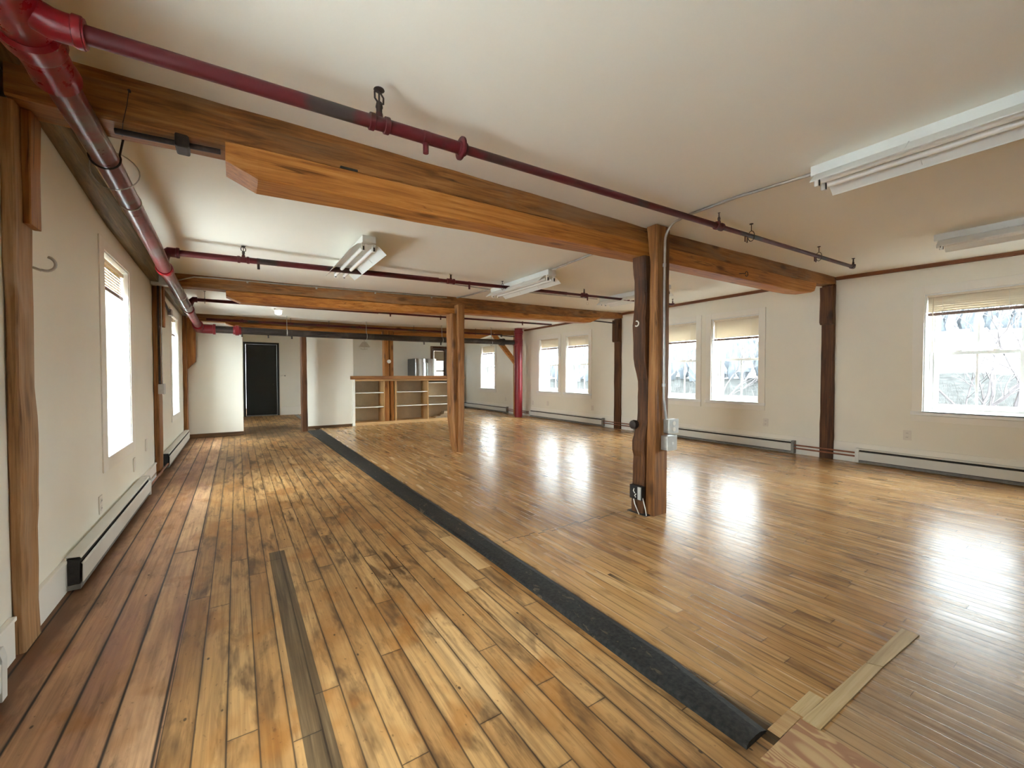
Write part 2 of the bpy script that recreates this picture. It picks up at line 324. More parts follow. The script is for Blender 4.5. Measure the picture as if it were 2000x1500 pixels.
M['pinez'] = wood('light_pine_upright', 'z', (0.36, 0.19, 0.07), (0.50, 0.29, 0.115), (0.60, 0.38, 0.175), knots=False, bump=0.1)
M['topx'] = wood('brown_counter_slab', 'x', (0.17, 0.065, 0.020), (0.34, 0.150, 0.050), (0.46, 0.235, 0.09))
M['patchx'] = wood('pale_maple_batten', 'x', (0.38, 0.26, 0.115), (0.54, 0.40, 0.20), (0.62, 0.49, 0.28), knots=False, bump=0.15)
M['patchy'] = wood('pale_patch_board', 'y', (0.30, 0.17, 0.065), (0.48, 0.30, 0.13), (0.58, 0.40, 0.20), knots=False, bump=0.15)
M['frame'] = wood('dark_brown_door_trim', 'z', (0.05, 0.02, 0.01), (0.11, 0.048, 0.022), (0.17, 0.08, 0.04), knots=False)

t = NT('plywood_face')                       # broad rotary-cut figure
v = t.obj(); o = t.sep(v)
n = t.noise(t.comb(t.math('MULTIPLY', o[0], 9), t.math('MULTIPLY', o[1], 4.2), 0), 1.0, 2, 0.5, 0.9)
b = t.math('FRACT', t.math('MULTIPLY', n, 7.0))
M['ply'] = t.set(t.ramp(b, [(0.0, (0.52, 0.33, 0.15)), (0.35, (0.60, 0.41, 0.20)), (0.62, (0.40, 0.205, 0.095)), (0.9, (0.36, 0.175, 0.08)), (1.0, (0.52, 0.33, 0.15))]), 0.55)

t = NT('worn_black_paint')                   # the black strip, scuffed to wood in flakes
v = t.obj(); o = t.sep(v)
n = t.noise(t.comb(t.math('MULTIPLY', o[0], 22), t.math('MULTIPLY', o[1], 9), 0), 1.0, 5, 0.7, 0.6)
n2 = t.noise(v, 60, 3)
c = t.mix(t.mr(n2, 0.35, 0.7), (0.010, 0.010, 0.010), (0.032, 0.031, 0.028))
c = t.mix(t.mr(n, 0.60, 0.63, 0, 0.6), c, (0.13, 0.095, 0.06))
M['strip'] = t.set(c, 0.62, 0, t.bump(n2, 0.4, 0.004), spec=0.25)

# ------------------------------------------------------------------ mesh helpers
class MB:
    def __init__(s): s.v = []; s.f = []; s.mi = []; s.sm = []
    def add(s, vs, fs, mi=0, smooth=False):
        b = len(s.v); s.v += [tuple(v) for v in vs]
        for f in fs: s.f.append(tuple(b + i for i in f)); s.mi.append(mi); s.sm.append(smooth)
        return s
    def box(s, x0, x1, y0, y1, z0, z1, mi=0, bev=0.0):
        if bev:
            return s.cham(x0, x1, y0, y1, z0, z1, bev, mi)
        vs = [(x, y, z) for x in (x0, x1) for y in (y0, y1) for z in (z0, z1)]
        return s.add(vs, [(0, 1, 3, 2), (4, 6, 7, 5), (0, 4, 5, 1), (2, 3, 7, 6), (0, 2, 6, 4), (1, 5, 7, 3)], mi)
    def cham(s, x0, x1, y0, y1, z0, z1, b, mi=0):
        bm = bmesh.new(); bmesh.ops.create_cube(bm, size=1)
        for v in bm.verts:
            v.co = ((x0 + x1) / 2 + v.co.x * (x1 - x0), (y0 + y1) / 2 + v.co.y * (y1 - y0), (z0 + z1) / 2 + v.co.z * (z1 - z0))
        b = min(b, 0.45 * min(abs(x1 - x0), abs(y1 - y0), abs(z1 - z0)))
        bmesh.ops.bevel(bm, geom=list(bm.edges), offset=b, segments=2, affect='EDGES', profile=0.5)
        bm.verts.index_update()
        s.add([v.co[:] for v in bm.verts], [[v.index for v in f.verts] for f in bm.faces], mi); bm.free(); return s
    def loft(s, rings, mi=0, smooth=False, closed=False, caps=True):
        n = len(rings[0]); vs = [p for r in rings for p in r]; fs = []
        m = len(rings)
        for i in range(m if closed else m - 1):
            for j in range(n):
                a = i * n + j; b = i * n + (j + 1) % n; c = ((i + 1) % m) * n + (j + 1) % n; d = ((i + 1) % m) * n + j
                fs.append((a, b, c, d))
        if caps and not closed:
            fs.append(tuple(range(n))[::-1]); fs.append(tuple((m - 1) * n + j for j in range(n)))
        return s.add(vs, fs, mi, smooth)
    def tube(s, pts, r, n=12, mi=0, closed=False, caps=True):
        pts = [Vector(p) for p in pts]; rs = r if isinstance(r, (list, tuple)) else [r] * len(pts)
        rings = []; up = None; m = len(pts)
        for i, p in enumerate(pts):
            a = pts[i - 1] if (i > 0 or closed) else p; b = pts[(i + 1) % m] if (i < m - 1 or closed) else p
            d = (b - a).normalized()
            if up is None:
                up = Vector((0, 0, 1)) if abs(d.z) < 0.9 else Vector((1, 0, 0))
            side = d.cross(up)
            if side.length < 1e-5: side = d.cross(Vector((0, 1, 0)))
            side.normalize(); up = side.cross(d).normalized()
            rings.append([p + side * (rs[i] * math.cos(2 * math.pi * k / n)) + up * (rs[i] * math.sin(2 * math.pi * k / n)) for k in range(n)])
        return s.loft(rings, mi, True, closed, caps)
    def cyl(s, a, b, r0, r1=None, n=16, mi=0):
        return s.tube([a, b], [r0, r0 if r1 is None else r1], n, mi)
    def grid(s, xs, ys, fz, mi=0):
        vs = [(x, y, fz(x, y)) for y in ys for x in xs]; n = len(xs); fs = []
        for j in range(len(ys) - 1):
            for i in range(n - 1): fs.append((j * n + i, j * n + i + 1, (j + 1) * n + i + 1, (j + 1) * n + i))
        return s.add(vs, fs, mi)
    def build(s, name, mats, parent=None, origin=None, recalc=True):
        me = bpy.data.meshes.new(name)
        off = Vector((0, 0, 0))
        if parent is not None:
            p = parent
            while p is not None: off += p.location; p = p.parent
        elif origin is not None: off = Vector(origin)
        elif s.v and origin is None:
            xs = [v[0] for v in s.v]; ys = [v[1] for v in s.v]; zs = [v[2] for v in s.v]
            off = Vector(((min(xs) + max(xs)) / 2, (min(ys) + max(ys)) / 2, min(zs)))
        me.from_pydata([(v[0] - off.x, v[1] - off.y, v[2] - off.z) for v in s.v], [], s.f)
        if not isinstance(mats, (list, tuple)): mats = [mats]
        for m in mats: me.materials.append(m)
        for p, mi, sm in zip(me.polygons, s.mi, s.sm): p.material_index = mi; p.use_smooth = sm
        if recalc:
            bm = bmesh.new(); bm.from_mesh(me); bmesh.ops.recalc_face_normals(bm, faces=list(bm.faces)); bm.to_mesh(me); bm.free()
        if any(s.sm):
            try: me.set_sharp_from_angle(angle=math.radians(40))
            except Exception: pass
        o = bpy.data.objects.new(name, me); COL.objects.link(o)
        if parent is None: o.location = off
        else: o.parent = parent
        return o

def tag(o, label=None, cat=None, group=None, kind=None):
    if label: o['label'] = label
    if cat: o['category'] = cat
    if group: o['group'] = group
    if kind: o['kind'] = kind
    return o
def thing(name, label, cat, loc, group=None):
    o = bpy.data.objects.new(name, None); o.empty_display_size = 0.05
    COL.objects.link(o); o.location = loc
    return tag(o, label, cat, group)
def structure(name, loc=(0, 0, 0)):
    o = bpy.data.objects.new(name, None); COL.objects.link(o); o.location = loc; o['kind'] = 'structure'; return o
def S(mb, name, mats, origin=(0, 0, 0)): return tag(mb.build(name, mats, None, origin), kind='structure')
def copy_tree(o, parent=None):
    c = o.copy(); COL.objects.link(c); c.parent = parent
    for ch in list(o.children): copy_tree(ch, c)
    return c

def ring(x0, x1, y0, y1, c):                   # chamfered rectangle, counter-clockwise
    return [(x0 + c, y0), (x1 - c, y0), (x1, y0 + c), (x1, y1 - c), (x1 - c, y1), (x0 + c, y1), (x0, y1 - c), (x0, y0 + c)]
def interp(st, t):
    for a, b in zip(st, st[1:]):
        if t <= b[0] + 1e-9:
            k = (t - a[0]) / max(b[0] - a[0], 1e-9)
            return [p + (q - p) * k for p, q in zip(a, b)]
    return list(st[-1])
def stations(st, step):
    ts = set(s[0] for s in st); t0, t1 = st[0][0], st[-1][0]
    n = max(2, int((t1 - t0) / step))
    for i in range(n + 1):
        q = t0 + (t1 - t0) * i / n
        if all(abs(q - s[0]) > step * 0.35 for s in st): ts.add(q)
    return [interp(st, q) for q in sorted(ts)]
def timber_x(mb, st, jit=0.004, ch=0.008, step=0.18, mi=0):   # (x, yf, yb, zb, zt)
    rings = []
    for s in stations(st, step):
        j = [rnd.uniform(-jit, jit) for _ in range(4)]
        rings.append([(s[0], y, z) for y, z in ring(s[1] + j[0], s[2] + j[1], s[3] + j[2], s[4] + j[3] * 0.5, ch)])
    return mb.loft(rings, mi)
def timber_z(mb, st, jit=0.004, ch=0.008, step=0.15, mi=0):   # (z, x0, x1, y0, y1)
    rings = []
    for s in stations(st, step):
        j = [rnd.uniform(-jit, jit) for _ in range(4)]
        rings.append([(x, y, s[0]) for x, y in ring(s[1] + j[0], s[2] + j[1], s[3] + j[2], s[4] + j[3], ch)])
    return mb.loft(rings, mi)
def arc(c, a, b, r, a0, a1, n=8):              # points on a circle in the plane of unit vectors a, b
    c, a, b = Vector(c), Vector(a), Vector(b)
    return [c + a * (r * math.cos(a0 + (a1 - a0) * i / n)) + b * (r * math.sin(a0 + (a1 - a0) * i / n)) for i in range(n + 1)]

# ------------------------------------------------------------------ the shell
def wall_y(name, x_in, x_out, y0, y1, z0, z1, holes, mat):
    """wall running along y with window holes (y0,y1,z0,z1)"""
    ys = sorted({y0, y1, *[h[0] for h in holes], *[h[1] for h in holes]}); zs = sorted({z0, z1, *[h[2] for h in holes], *[h[3] for h in holes]})
    mb = MB(); hole = lambda y, z: any(h[0] < y < h[1] and h[2] < z < h[3] for h in holes)
    for a, b in zip(ys, ys[1:]):
        for c, d in zip(zs, zs[1:]):
            if hole((a + b) / 2, (c + d) / 2): continue
            for x in (x_in, x_out): mb.add([(x, a, c), (x, b, c), (x, b, d), (x, a, d)], [(0, 1, 2, 3)])
    for h in holes:
        q = [(h[0], h[2]), (h[1], h[2]), (h[1], h[3]), (h[0], h[3])]
        for i in range(4):
            p, r = q[i], q[(i + 1) % 4]
            mb.add([(x_in, *p), (x_in, *r), (x_out, *r), (x_out, *p)], [(0, 1, 2, 3)])
    for y in (y0, y1): mb.add([(x_in, y, z0), (x_out, y, z0), (x_out, y, z1), (x_in, y, z1)], [(0, 1, 2, 3)])
    for z in (z0, z1): mb.add([(x_in, y0, z), (x_out, y0, z), (x_out, y1, z), (x_in, y1, z)], [(0, 1, 2, 3)])
    return S(mb, name, mat)

RW = [(-0.34, 0.41), (0.665, 1.425), (3.22, 3.97), (4.24, 4.995), (6.84, 7.60), (7.88, 8.645), (10.88, 11.72)]
RZ = (0.675, 2.005)
LW = [(0.35, 1.15), (3.90, 4.70), (7.42, 8.20), (9.9, 10.5)]  # last one is an unseen window behind the partition, added to light the hall
LZ = (0.53, 1.95)
wall_y('wall_right', XR, XR + TH, YB - 0.3, 16.2, -0.15, 2.6, [(a, b, *RZ) for a, b in RW], M['wall'])
wall_y('wall_left', XL, XL - TH, YB - 0.3, 13.4, -0.15, 2.6, [(a, b, *LZ) for a, b in LW], M['wall'])
S(MB().box(XL - TH, XR + TH, YB - 0.3, YB, -0.15, 2.6), 'wall_back', M['wall'])
# far wall with the door and a cased opening to the room beyond
DX0, DX1, DZ = 0.155, 0.975, 1.965
OX0, OX1, OZ = 5.42, 6.42, 1.975
mb = MB()
for x0, x1, z0, z1 in ((XL, DX0, -0.1, 2.5), (DX0, DX1, DZ, 2.5), (DX1, OX0, -0.1, 2.5), (OX0, OX1, OZ, 2.5), (OX1, XR, -0.1, 2.5)):
    mb.box(x0, x1, YF, YF + 0.14, z0, z1)
S(mb, 'wall_far', M['wall'])
# small room beyond the opening: its back wall has a window hole
bw = (6.55, 7.1)
S(MB().box(4.2, 4.34, YF + 0.14, 16.2, -0.1, 2.5), 'wall_backroom_side', M['greywall'])
hx0, hx1, hz0, hz1 = 5.84, 6.30, 0.75, 2.0
mb = MB()
for x0, x1, z0, z1 in ((4.3, hx0, -0.1, 2.5), (hx0, hx1, -0.1, hz0), (hx0, hx1, hz1, 2.5), (hx1, XR, -0.1, 2.5)):
    mb.box(x0, x1, 14.0, 14.2, z0, z1)
S(mb, 'wall_backroom_end', M['greywall'])

mb = MB()
xs = [-0.95, -0.205, 1.32, 7.0]
for k in range(3):
    x0, x1 = xs[k], xs[k + 1]
    mb.box(x0, x1, YB - 0.3, 16.2, -0.12, 0.0, k)
S(mb, 'floor', [M['floor_wide'], M['floor_left'], M['floor_right']])
mb = MB()
xs_c = [XL - 0.4, XL, 0.4, 1.6, 2.75, 4, 5.2, XR, XR + 0.4]
ys_c = [YB - 0.4, -2, 0.8, 1.5, 2.3, 3.4, 4.5, 5.7, 7, 8.2, 9.5, 11, 13.05, 16.4]
mb.grid(xs_c, ys_c, zc); mb.grid(xs_c, ys_c, lambda x, y: 2.75)
S(mb, 'ceiling', M['ceil'])
# white base boards
mb = MB()
for y0, y1 in ((YB, 2.27), (2.42, 5.88), (6.07, 9.15), (9.3, 12.95)): mb.box(XR - 0.014, XR, y0, y1, 0, 0.245, 0, 0.003)
S(mb, 'baseboard_right', M['trimw'])
mb = MB()
for y0, y1 in ((YB, 2.40), (2.60, 5.83), (6.12, 9.02)): mb.box(XL, XL + 0.016, y0, y1, 0, 0.16, 0, 0.003); mb.box(XL, XL + 0.022, y0, y1, 0.148, 0.165, 0, 0.003)
S(mb, 'baseboard_left', M['trimw'])
S(MB().box(DX1 + 0.02, 1.6, YF - 0.016, YF, 0, 0.22, 0, 0.003), 'baseboard_far', M['trimw'])
mb = MB()                                   # brown strip where right wall meets ceiling
ys_t = [YB, 0.8, 2.27]; 
for ys_t in ([YB, -2, 0.8, 2.26], [2.42, 4, 5.86], [6.06, 7.6, 9.3]):
    rings = [[(XR - 0.032, y, zc(XR, y) - 0.042), (XR - 0.001, y, zc(XR, y) - 0.042), (XR - 0.001, y, zc(XR, y)), (XR - 0.032, y, zc(XR, y))] for y in ys_t]
    mb.loft(rings)
S(mb, 'trim_1', M['trimy'])

# ------------------------------------------------------------------ windows (setting) and their blinds (things)
def portal(name, loc, rot, sx, sy):
    L = bpy.data.lights.new(name, 'AREA'); L.shape = 'RECTANGLE'; L.size = sx; L.size_y = sy; L.energy = 1
    L.cycles.is_portal = True
    o = bpy.data.objects.new(name, L); COL.objects.link(o); o.location = loc; o.rotation_euler = rot
def window(idx, side, y0, y1, z0, z1, casing=True, sill_horns=False):
    """double-hung, one vertical glazing bar in each sash. side +1 = right wall, -1 = left wall"""
    xw = XR if side > 0 else XL
    X = lambda d: xw + side * d                # d metres into the wall
    r = structure('window_%d' % idx, (xw, (y0 + y1) / 2, z0))
    def bx(mb, d0, d1, a, b, c, d, bev=0.003):
        x0, x1 = sorted((X(d0), X(d1))); return mb.box(x0, x1, a, b, c, d, 0, bev)
    fw = 0.035; mb = MB()                      # outer frame in the wall
    bx(mb, .17, .30, y0, y0 + fw, z0, z1); bx(mb, .17, .30, y1 - fw, y1, z0, z1)
    bx(mb, .17, .30, y0 + fw, y1 - fw, z1 - fw, z1); bx(mb, .17, .31, y0 + fw, y1 - fw, z0, z0 + 0.03)
    mb.build('window_frame', M['sash'], r)
    mb = MB(); bx(mb, 0, .17, y0, y0 + 0.012, z0, z1, 0.001); bx(mb, 0, .17, y1 - 0.012, y1, z0, z1, 0.001); bx(mb, 0, .17, y0, y1, z1 - 0.012, z1, 0.001)
    mb.build('jamb_lining', M['sash'], r)
    zm = (z0 + z1) / 2 + 0.005
    for nm, d, a, b in (('upper_sash', .245, zm - 0.018, z1 - fw), ('lower_sash', .205, z0 + 0.03, zm + 0.018)):
        ya, yb = y0 + fw, y1 - fw; st = 0.045; mb = MB()
        bx(mb, d, d + .035, ya, ya + st, a, b); bx(mb, d, d + .035, yb - st, yb, a, b)
        bx(mb, d, d + .035, ya + st, yb - st, b - 0.036, b); bx(mb, d, d + .035, ya + st, yb - st, a, a + (0.036 if nm[0] == 'u' else 0.062))
        ym = (ya + yb) / 2; bx(mb, d + .006, d + .029, ym - 0.010, ym + 0.010, a + 0.03, b - 0.03)
        s = mb.build(nm, M['sash'], r)
        mb = MB(); bx(mb, d + .015, d + .019, ya + st - 0.005, yb - st + 0.005, a + 0.03, b - 0.03, 0); mb.build('pane', M['glass'], s)
        if nm[0] == 'l':
            mb = MB()
            for q in (0.3, 0.7): mb.cham(*sorted((X(d - .004), X(d + .03))), ya + (yb - ya) * q - 0.025, ya + (yb - ya) * q + 0.025, b, b + 0.014, 0.004)
            mb.build('sash_lock', M['sash'], s)
    if casing:
        cw = 0.092; mb = MB()
        bx(mb, -.018, 0, y0 - cw, y0, z0 - 0.035, z1 + cw); bx(mb, -.018, 0, y1, y1 + cw, z0 - 0.035, z1 + cw); bx(mb, -.018, 0, y0, y1, z1, z1 + cw)
        mb.build('window_casing', M['trimw'], r)
        mb = MB(); bx(mb, -.022, .17, y0 - cw * (1.06 if sill_horns else 1), y1 + cw * (1.06 if sill_horns else 1), z0 - 0.035, z0 - 0.0) if False else None
        x0, x1 = sorted((X(-.030), X(.17))); mb.box(x0, x1, y0 + 0.001, y1 - 0.001, z0 - 0.004, z0 + 0.010, 0, 0.003)
        bx(mb, -.030, -.001, y0 - cw - 0.006, y1 + cw + 0.006, z0 - 0.032, z0 + 0.010)
        mb.build('window_sill', M['sash'], r)
        mb = MB(); bx(mb, -.017, 0, y0 - cw, y1 + cw, z0 - 0.105, z0 - 0.036); mb.build('apron', M['trimw'], r)
    else:
        mb = MB(); cw = .12
        bx(mb, -.008, 0, y0 - cw, y0, z0 - .08, z1 + .07, .002); bx(mb, -.008, 0, y1, y1 + cw, z0 - .08, z1 + .07, .002); bx(mb, -.008, 0, y0, y1, z1, z1 + .07, .002); bx(mb, -.008, 0, y0, y1, z0 - .08, z0, .002)
        mb.build('window_casing', M['trimw'], r)
        mb = MB(); x0, x1 = sorted((X(-.012), X(.17))); mb.box(x0, x1, y0, y1, z0 - 0.002, z0 + 0.010, 0, 0.003); mb.build('window_sill', M['sash'], r)
    portal('daylight_portal', (X(.335), (y0 + y1) / 2, (z0 + z1) / 2), (0, math.radians(90 * side), 0), z1 - z0, y1 - y0)
    return r
def blind(side, y0, y1, ztop, zbot, label, group=None, wand_y=None, wand_len=0.5):
    xw = XR if side > 0 else XL; d = 0.045; xc = xw + side * d
    r = thing('window_blind', label, 'blind', (xc, (y0 + y1) / 2, ztop), group)
    a, b = y0 + 0.016, y1 - 0.016
    MB().box(xc - .018, xc + .018, a, b, ztop - 0.03, ztop - 0.002, 0, 0.003).build('headrail', M['blind'], r)
    mb = MB(); n = max(6, int((ztop - 0.035 - zbot - 0.02) / 0.0215)); rng = (ztop - 0.04 - zbot - 0.02)
    for i in range(n):
        z = ztop - 0.042 - rng * i / n; th = math.radians(73) * side; w = 0.0125
        pts = []
        for k in (-1, 0, 1):
            dx, dz = k * w * math.cos(th), k * w * math.sin(th) + (0.002 if k == 0 else 0)
            pts.append((xc + dx, z + dz))
        vs = [(p[0], y, p[1] + q) for y in (a + .004, b - .004) for p in pts for q in (0, 0.0008)]
        mb.add(vs, [(0, 2, 8, 6), (2, 4, 10, 8), (1, 7, 9, 3), (3, 9, 11, 5), (0, 6, 7, 1), (4, 5, 11, 10), (0, 1, 3, 2), (2, 3, 5, 4), (6, 8, 9, 7), (8, 10, 11, 9)])
    mb.build('slats', M['blind'], r)
    MB().box(xc - .014, xc + .014, a + .004, b - .004, zbot - 0.012, zbot + 0.018, 0, 0.004).build('bottom_rail', M['rail'], r)
    for q in (0.17, 0.83):
        y = a + (b - a) * q; MB().cyl((xc - side * .015, y, ztop - .03), (xc - side * .015, y, zbot), 0.0012, n=6).build('ladder_cord', M['white'], r)
    if wand_y is not None:
        MB().cyl((xc - side * .026, wand_y, ztop - .03), (xc - side * .03, wand_y, ztop - wand_len), 0.004, n=8).build('wand', M['blind'], r)
    return r
wi = 1
for a, b in RW:
    window(wi, 1, a, b, *RZ); wi += 1
for a, b in LW:
    window(wi, -1, a, b, *LZ, casing=False); wi += 1
blind(1, 0.665, 1.425, 2.0, 1.775, 'cream slatted blind half raised in the window nearest the right edge of the photo', 'right wall blinds', 1.36, 0.66)
blind(1, 3.22, 3.97, 1.995, 1.665, 'cream slatted blind in the right-hand window of the pair behind the front centre post', 'right wall blinds', 3.90, 0.72)
blind(1, 4.24, 4.995, 1.995, 1.665, 'cream slatted blind in the window partly hidden by the front centre post', 'right wall blinds', 4.93, 0.66)
blind(1, 6.84, 7.60, 1.995, 1.745, 'cream slatted blind in the right-hand window of the distant pair beside the red riser', 'right wall blinds', 7.56, 0.62)
blind(1, 7.88, 8.645, 1.995, 1.75, 'cream slatted blind in the left window of the distant pair, closest to the red riser', 'right wall blinds', 8.6, 0.62)
blind(1, 10.88, 11.72, 1.995, 1.755, 'small cream blind in the lone far window left of the red riser', 'right wall blinds')
blind(-1, 3.90, 4.70, 1.93, 1.72, 'white slatted blind in the nearer window of the left wall', 'left wall blinds', 4.02, 1.0)
blind(-1, 7.42, 8.20, 1.93, 1.69, 'white slatted blind in the farther, narrow-looking window of the left wall', 'left wall blinds', 7.5, 0.9)
# end window of the room beyond
wr = structure('window_%d' % wi, ((hx0 + hx1) / 2, 14.0, hz0))
mb = MB()
for x0, x1, z0, z1 in ((hx0, hx0 + .04, hz0, hz1), (hx1 - .04, hx1, hz0, hz1), (hx0 + .04, hx1 - .04, hz1 - .04, hz1), (hx0 + .04, hx1 - .04, hz0, hz0 + .05), (hx0 + .04, hx1 - .04, 1.22, 1.26)):
    mb.box(x0, x1, 14.03, 14.1, z0, z1, 0, 0.003)
mb.box(hx0 + .12, hx0 + .135, 14.05, 14.08, 1.26, hz1 - .04)
fr = mb.build('window_frame', M['frame'], wr); MB().box(hx0 + .03, hx1 - .03, 14.06, 14.064, hz0 + .03, hz1 - .03).build('pane', M['glass'], fr)
portal('daylight_portal', ((hx0 + hx1) / 2, 14.22, 1.35), (math.radians(-90), 0, 0), hx1 - hx0, hz1 - hz0)
r = thing('roller_shade', 'beige roller shade in the small window seen through the far opening', 'blind', ((hx0 + hx1) / 2, 14.02, hz1 - .04))
MB().box(hx0 + .042, hx1 - .042, 14.015, 14.022, 1.63, hz1 - .05).build('shade_cloth', M['blind'], r)
MB().box(hx0 + .042, hx1 - .042, 14.010, 14.027, 1.60, 1.63, 0, .003).build('bottom_rail', M['rail'], r)
# opening casing
mb = MB(); mb.box(OX0 - .07, OX0, YF - .02, YF + .14, 0, OZ + .07, 0, .003); mb.box(OX1, OX1 + .07, YF - .02, YF + .14, 0, OZ + .07, 0, .003); mb.box(OX0, OX1, YF - .02, YF + .14, OZ, OZ + .07, 0, .003)
S(mb, 'trim_2', M['frame'])

# far dark door
d = structure('door_1', ((DX0 + DX1) / 2, YF, 0))
mb = MB(); fw = 0.05
mb.box(DX0, DX0 + fw, YF - .02, YF + .14, 0, DZ, 0, .004); mb.box(DX1 - fw, DX1, YF - .02, YF + .14, 0, DZ, 0, .004); mb.box(DX0 + fw, DX1 - fw, YF - .02, YF + .14, DZ - fw, DZ, 0, .004)
mb.build('door_frame', M['doorframe'], d)
lf = MB().box(DX0 + fw + .004, DX1 - fw - .004, YF + .05, YF + .095, .022, DZ - fw - .004, 0, .003).build('door_leaf', M['door'], d)
mb = MB(); kx = DX1 - fw - .075; mb.cyl((kx, YF + .05, .835), (kx, YF + .0, .835), .012); mb.cyl((kx, YF + .052, .835), (kx, YF + .044, .835), .03); mb.tube([(kx, YF + .005, .835), (kx, YF - .01, .835), (kx, YF - .03, .835), (kx, YF - .035, .835)], [.012, .027, .026, .008])
mb.build('door_knob', M['black'], lf)
MB().box(DX0 + fw, DX1 - fw, YF - .03, YF + .12, 0, .02, 0, .004).build('threshold', M['heatend'], d)

# white partitions in front of the far bay
r = structure('wall_partition_left', (-.3, 9.1, 0))
MB().box(-.735, .098, 9.06, 9.19, 0.07, 1.90, 0, .004).build('wall_panel', M['wall'], r)
MB().box(-.70, .098, 9.045, 9.19, 0, .075, 0, .004).build('baseboard', M['brownx'], r)
r = structure('wall_partition_center', (1.65, 9.45, 0))
MB().box(1.17, 2.10, 9.40, 9.53, 0.05, 1.93, 0, .004).build('wall_panel', M['wall'], r)
MB().box(1.17, 2.05, 9.385, 9.40, 0, .052, 0, .003).build('baseboard', M['brownx'], r)

# ------------------------------------------------------------------ timber frame
def one(mb, name, mat, label, cat, group=None): return tag(mb.build(name, mat), label, cat, group)
bt = thing('timber_beam', 'long old ceiling beam nearest the camera, weathered brown with grey scars', 'beam', (2.9, 2.33, 2.15), 'ceiling beams')
timber_x(MB(), [(-0.72, 2.39, 2.57, 2.155, 2.36), (-0.03, 2.35, 2.53, 2.155, 2.345), (1.2, 2.29, 2.46, 2.155, 2.33), (2.78, 2.245, 2.42, 2.155, 2.32), (4.6, 2.25, 2.42, 2.180, 2.36), (6.0, 2.262, 2.43, 2.22, 2.40), (6.515, 2.27, 2.43, 2.27, 2.41)]).build('beam_timber', M['oldx'], bt)
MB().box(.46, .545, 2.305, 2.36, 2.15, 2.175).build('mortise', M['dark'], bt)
bt = thing('timber_beam', 'old brown ceiling beam second from the camera with a thin pipe along its top', 'beam', (2.9, 5.6, 2.06), 'ceiling beams')
timber_x(MB(), [(-0.70, 5.9, 6.07, 2.075, 2.27), (0.75, 5.78, 5.95, 2.07, 2.27), (2.70, 5.52, 5.69, 2.055, 2.27), (4.6, 5.7, 5.87, 2.12, 2.36), (6.0, 5.83, 6.0, 2.20, 2.39), (6.515, 5.87, 6.04, 2.235, 2.40)]).build('beam_timber', M['oldx'], bt)
bt = thing('timber_beam', 'farthest ceiling beam, above the white partitions and the counter', 'beam', (2.9, 9.5, 2.08), 'ceiling beams')
timber_x(MB(), [(-0.72, 9.5, 9.7, 2.075, 2.26), (2.8, 9.47, 9.67, 2.07, 2.25), (6.1, 9.56, 9.76, 2.17, 2.35), (6.515, 9.58, 9.78, 2.19, 2.36)]).build('beam_timber', M['oldx'], bt)

g = 'orange bolster timbers under the beams'
one(timber_x(MB(), [(-0.03, 2.30, 2.50, 2.065, 2.152), (0.095, 2.29, 2.49, 2.010, 2.152), (1.3, 2.255, 2.43, 2.022, 2.152), (2.785, 2.222, 2.39, 2.035, 2.152)], .002, .006), 'bolster_timber', M['boltx'],
    'orange pine bolster with slanted left end under the nearest beam, left of front post', 'timber', g)
one(timber_x(MB(), [(2.79, 2.222, 2.39, 2.03, 2.152), (5.40, 2.235, 2.41, 2.055, 2.196), (5.72, 2.236, 2.41, 2.080, 2.205), (5.80, 2.236, 2.41, 2.105, 2.208), (5.86, 2.237, 2.41, 2.190, 2.21)], .002, .006), 'bolster_timber', M['boltx'],
    'orange pine bolster under the nearest beam, right of the front post', 'timber', g)
one(timber_x(MB(), [(-0.09, 5.84, 6.02, 2.005, 2.07), (.05, 5.83, 6.01, 1.945, 2.07), (1.3, 5.70, 5.88, 1.955, 2.062), (2.64, 5.50, 5.68, 1.968, 2.052)], .002, .006), 'bolster_timber', M['boltx'],
    'orange bolster under the second beam, left of the middle post', 'timber', g)
one(timber_x(MB(), [(2.645, 5.50, 5.67, 1.995, 2.055), (5.25, 5.74, 5.91, 2.055, 2.15), (5.55, 5.77, 5.94, 2.08, 2.165), (5.82, 5.79, 5.96, 2.185, 2.20)], .002, .006), 'bolster_timber', M['boltx'],
    'orange bolster with a slanted right end under the second beam, right of the middle post', 'timber', g)
one(timber_x(MB(), [(-0.16, 9.47, 9.66, 2.06, 2.072), (.10, 9.47, 9.66, 1.96, 2.07), (2.72, 9.44, 9.63, 1.955, 2.068)], .002, .006), 'bolster_timber', M['boltx'],
    'orange bolster under the farthest beam, above the partitions', 'timber', g)
one(timber_x(MB(), [(2.99, 9.44, 9.63, 1.975, 2.07), (5.25, 9.50, 9.70, 2.03, 2.145), (5.55, 9.51, 9.71, 2.135, 2.15)], .002, .006), 'bolster_timber', M['boltx'],
    'orange bolster under the farthest beam, above the counter and fridge', 'timber', g)

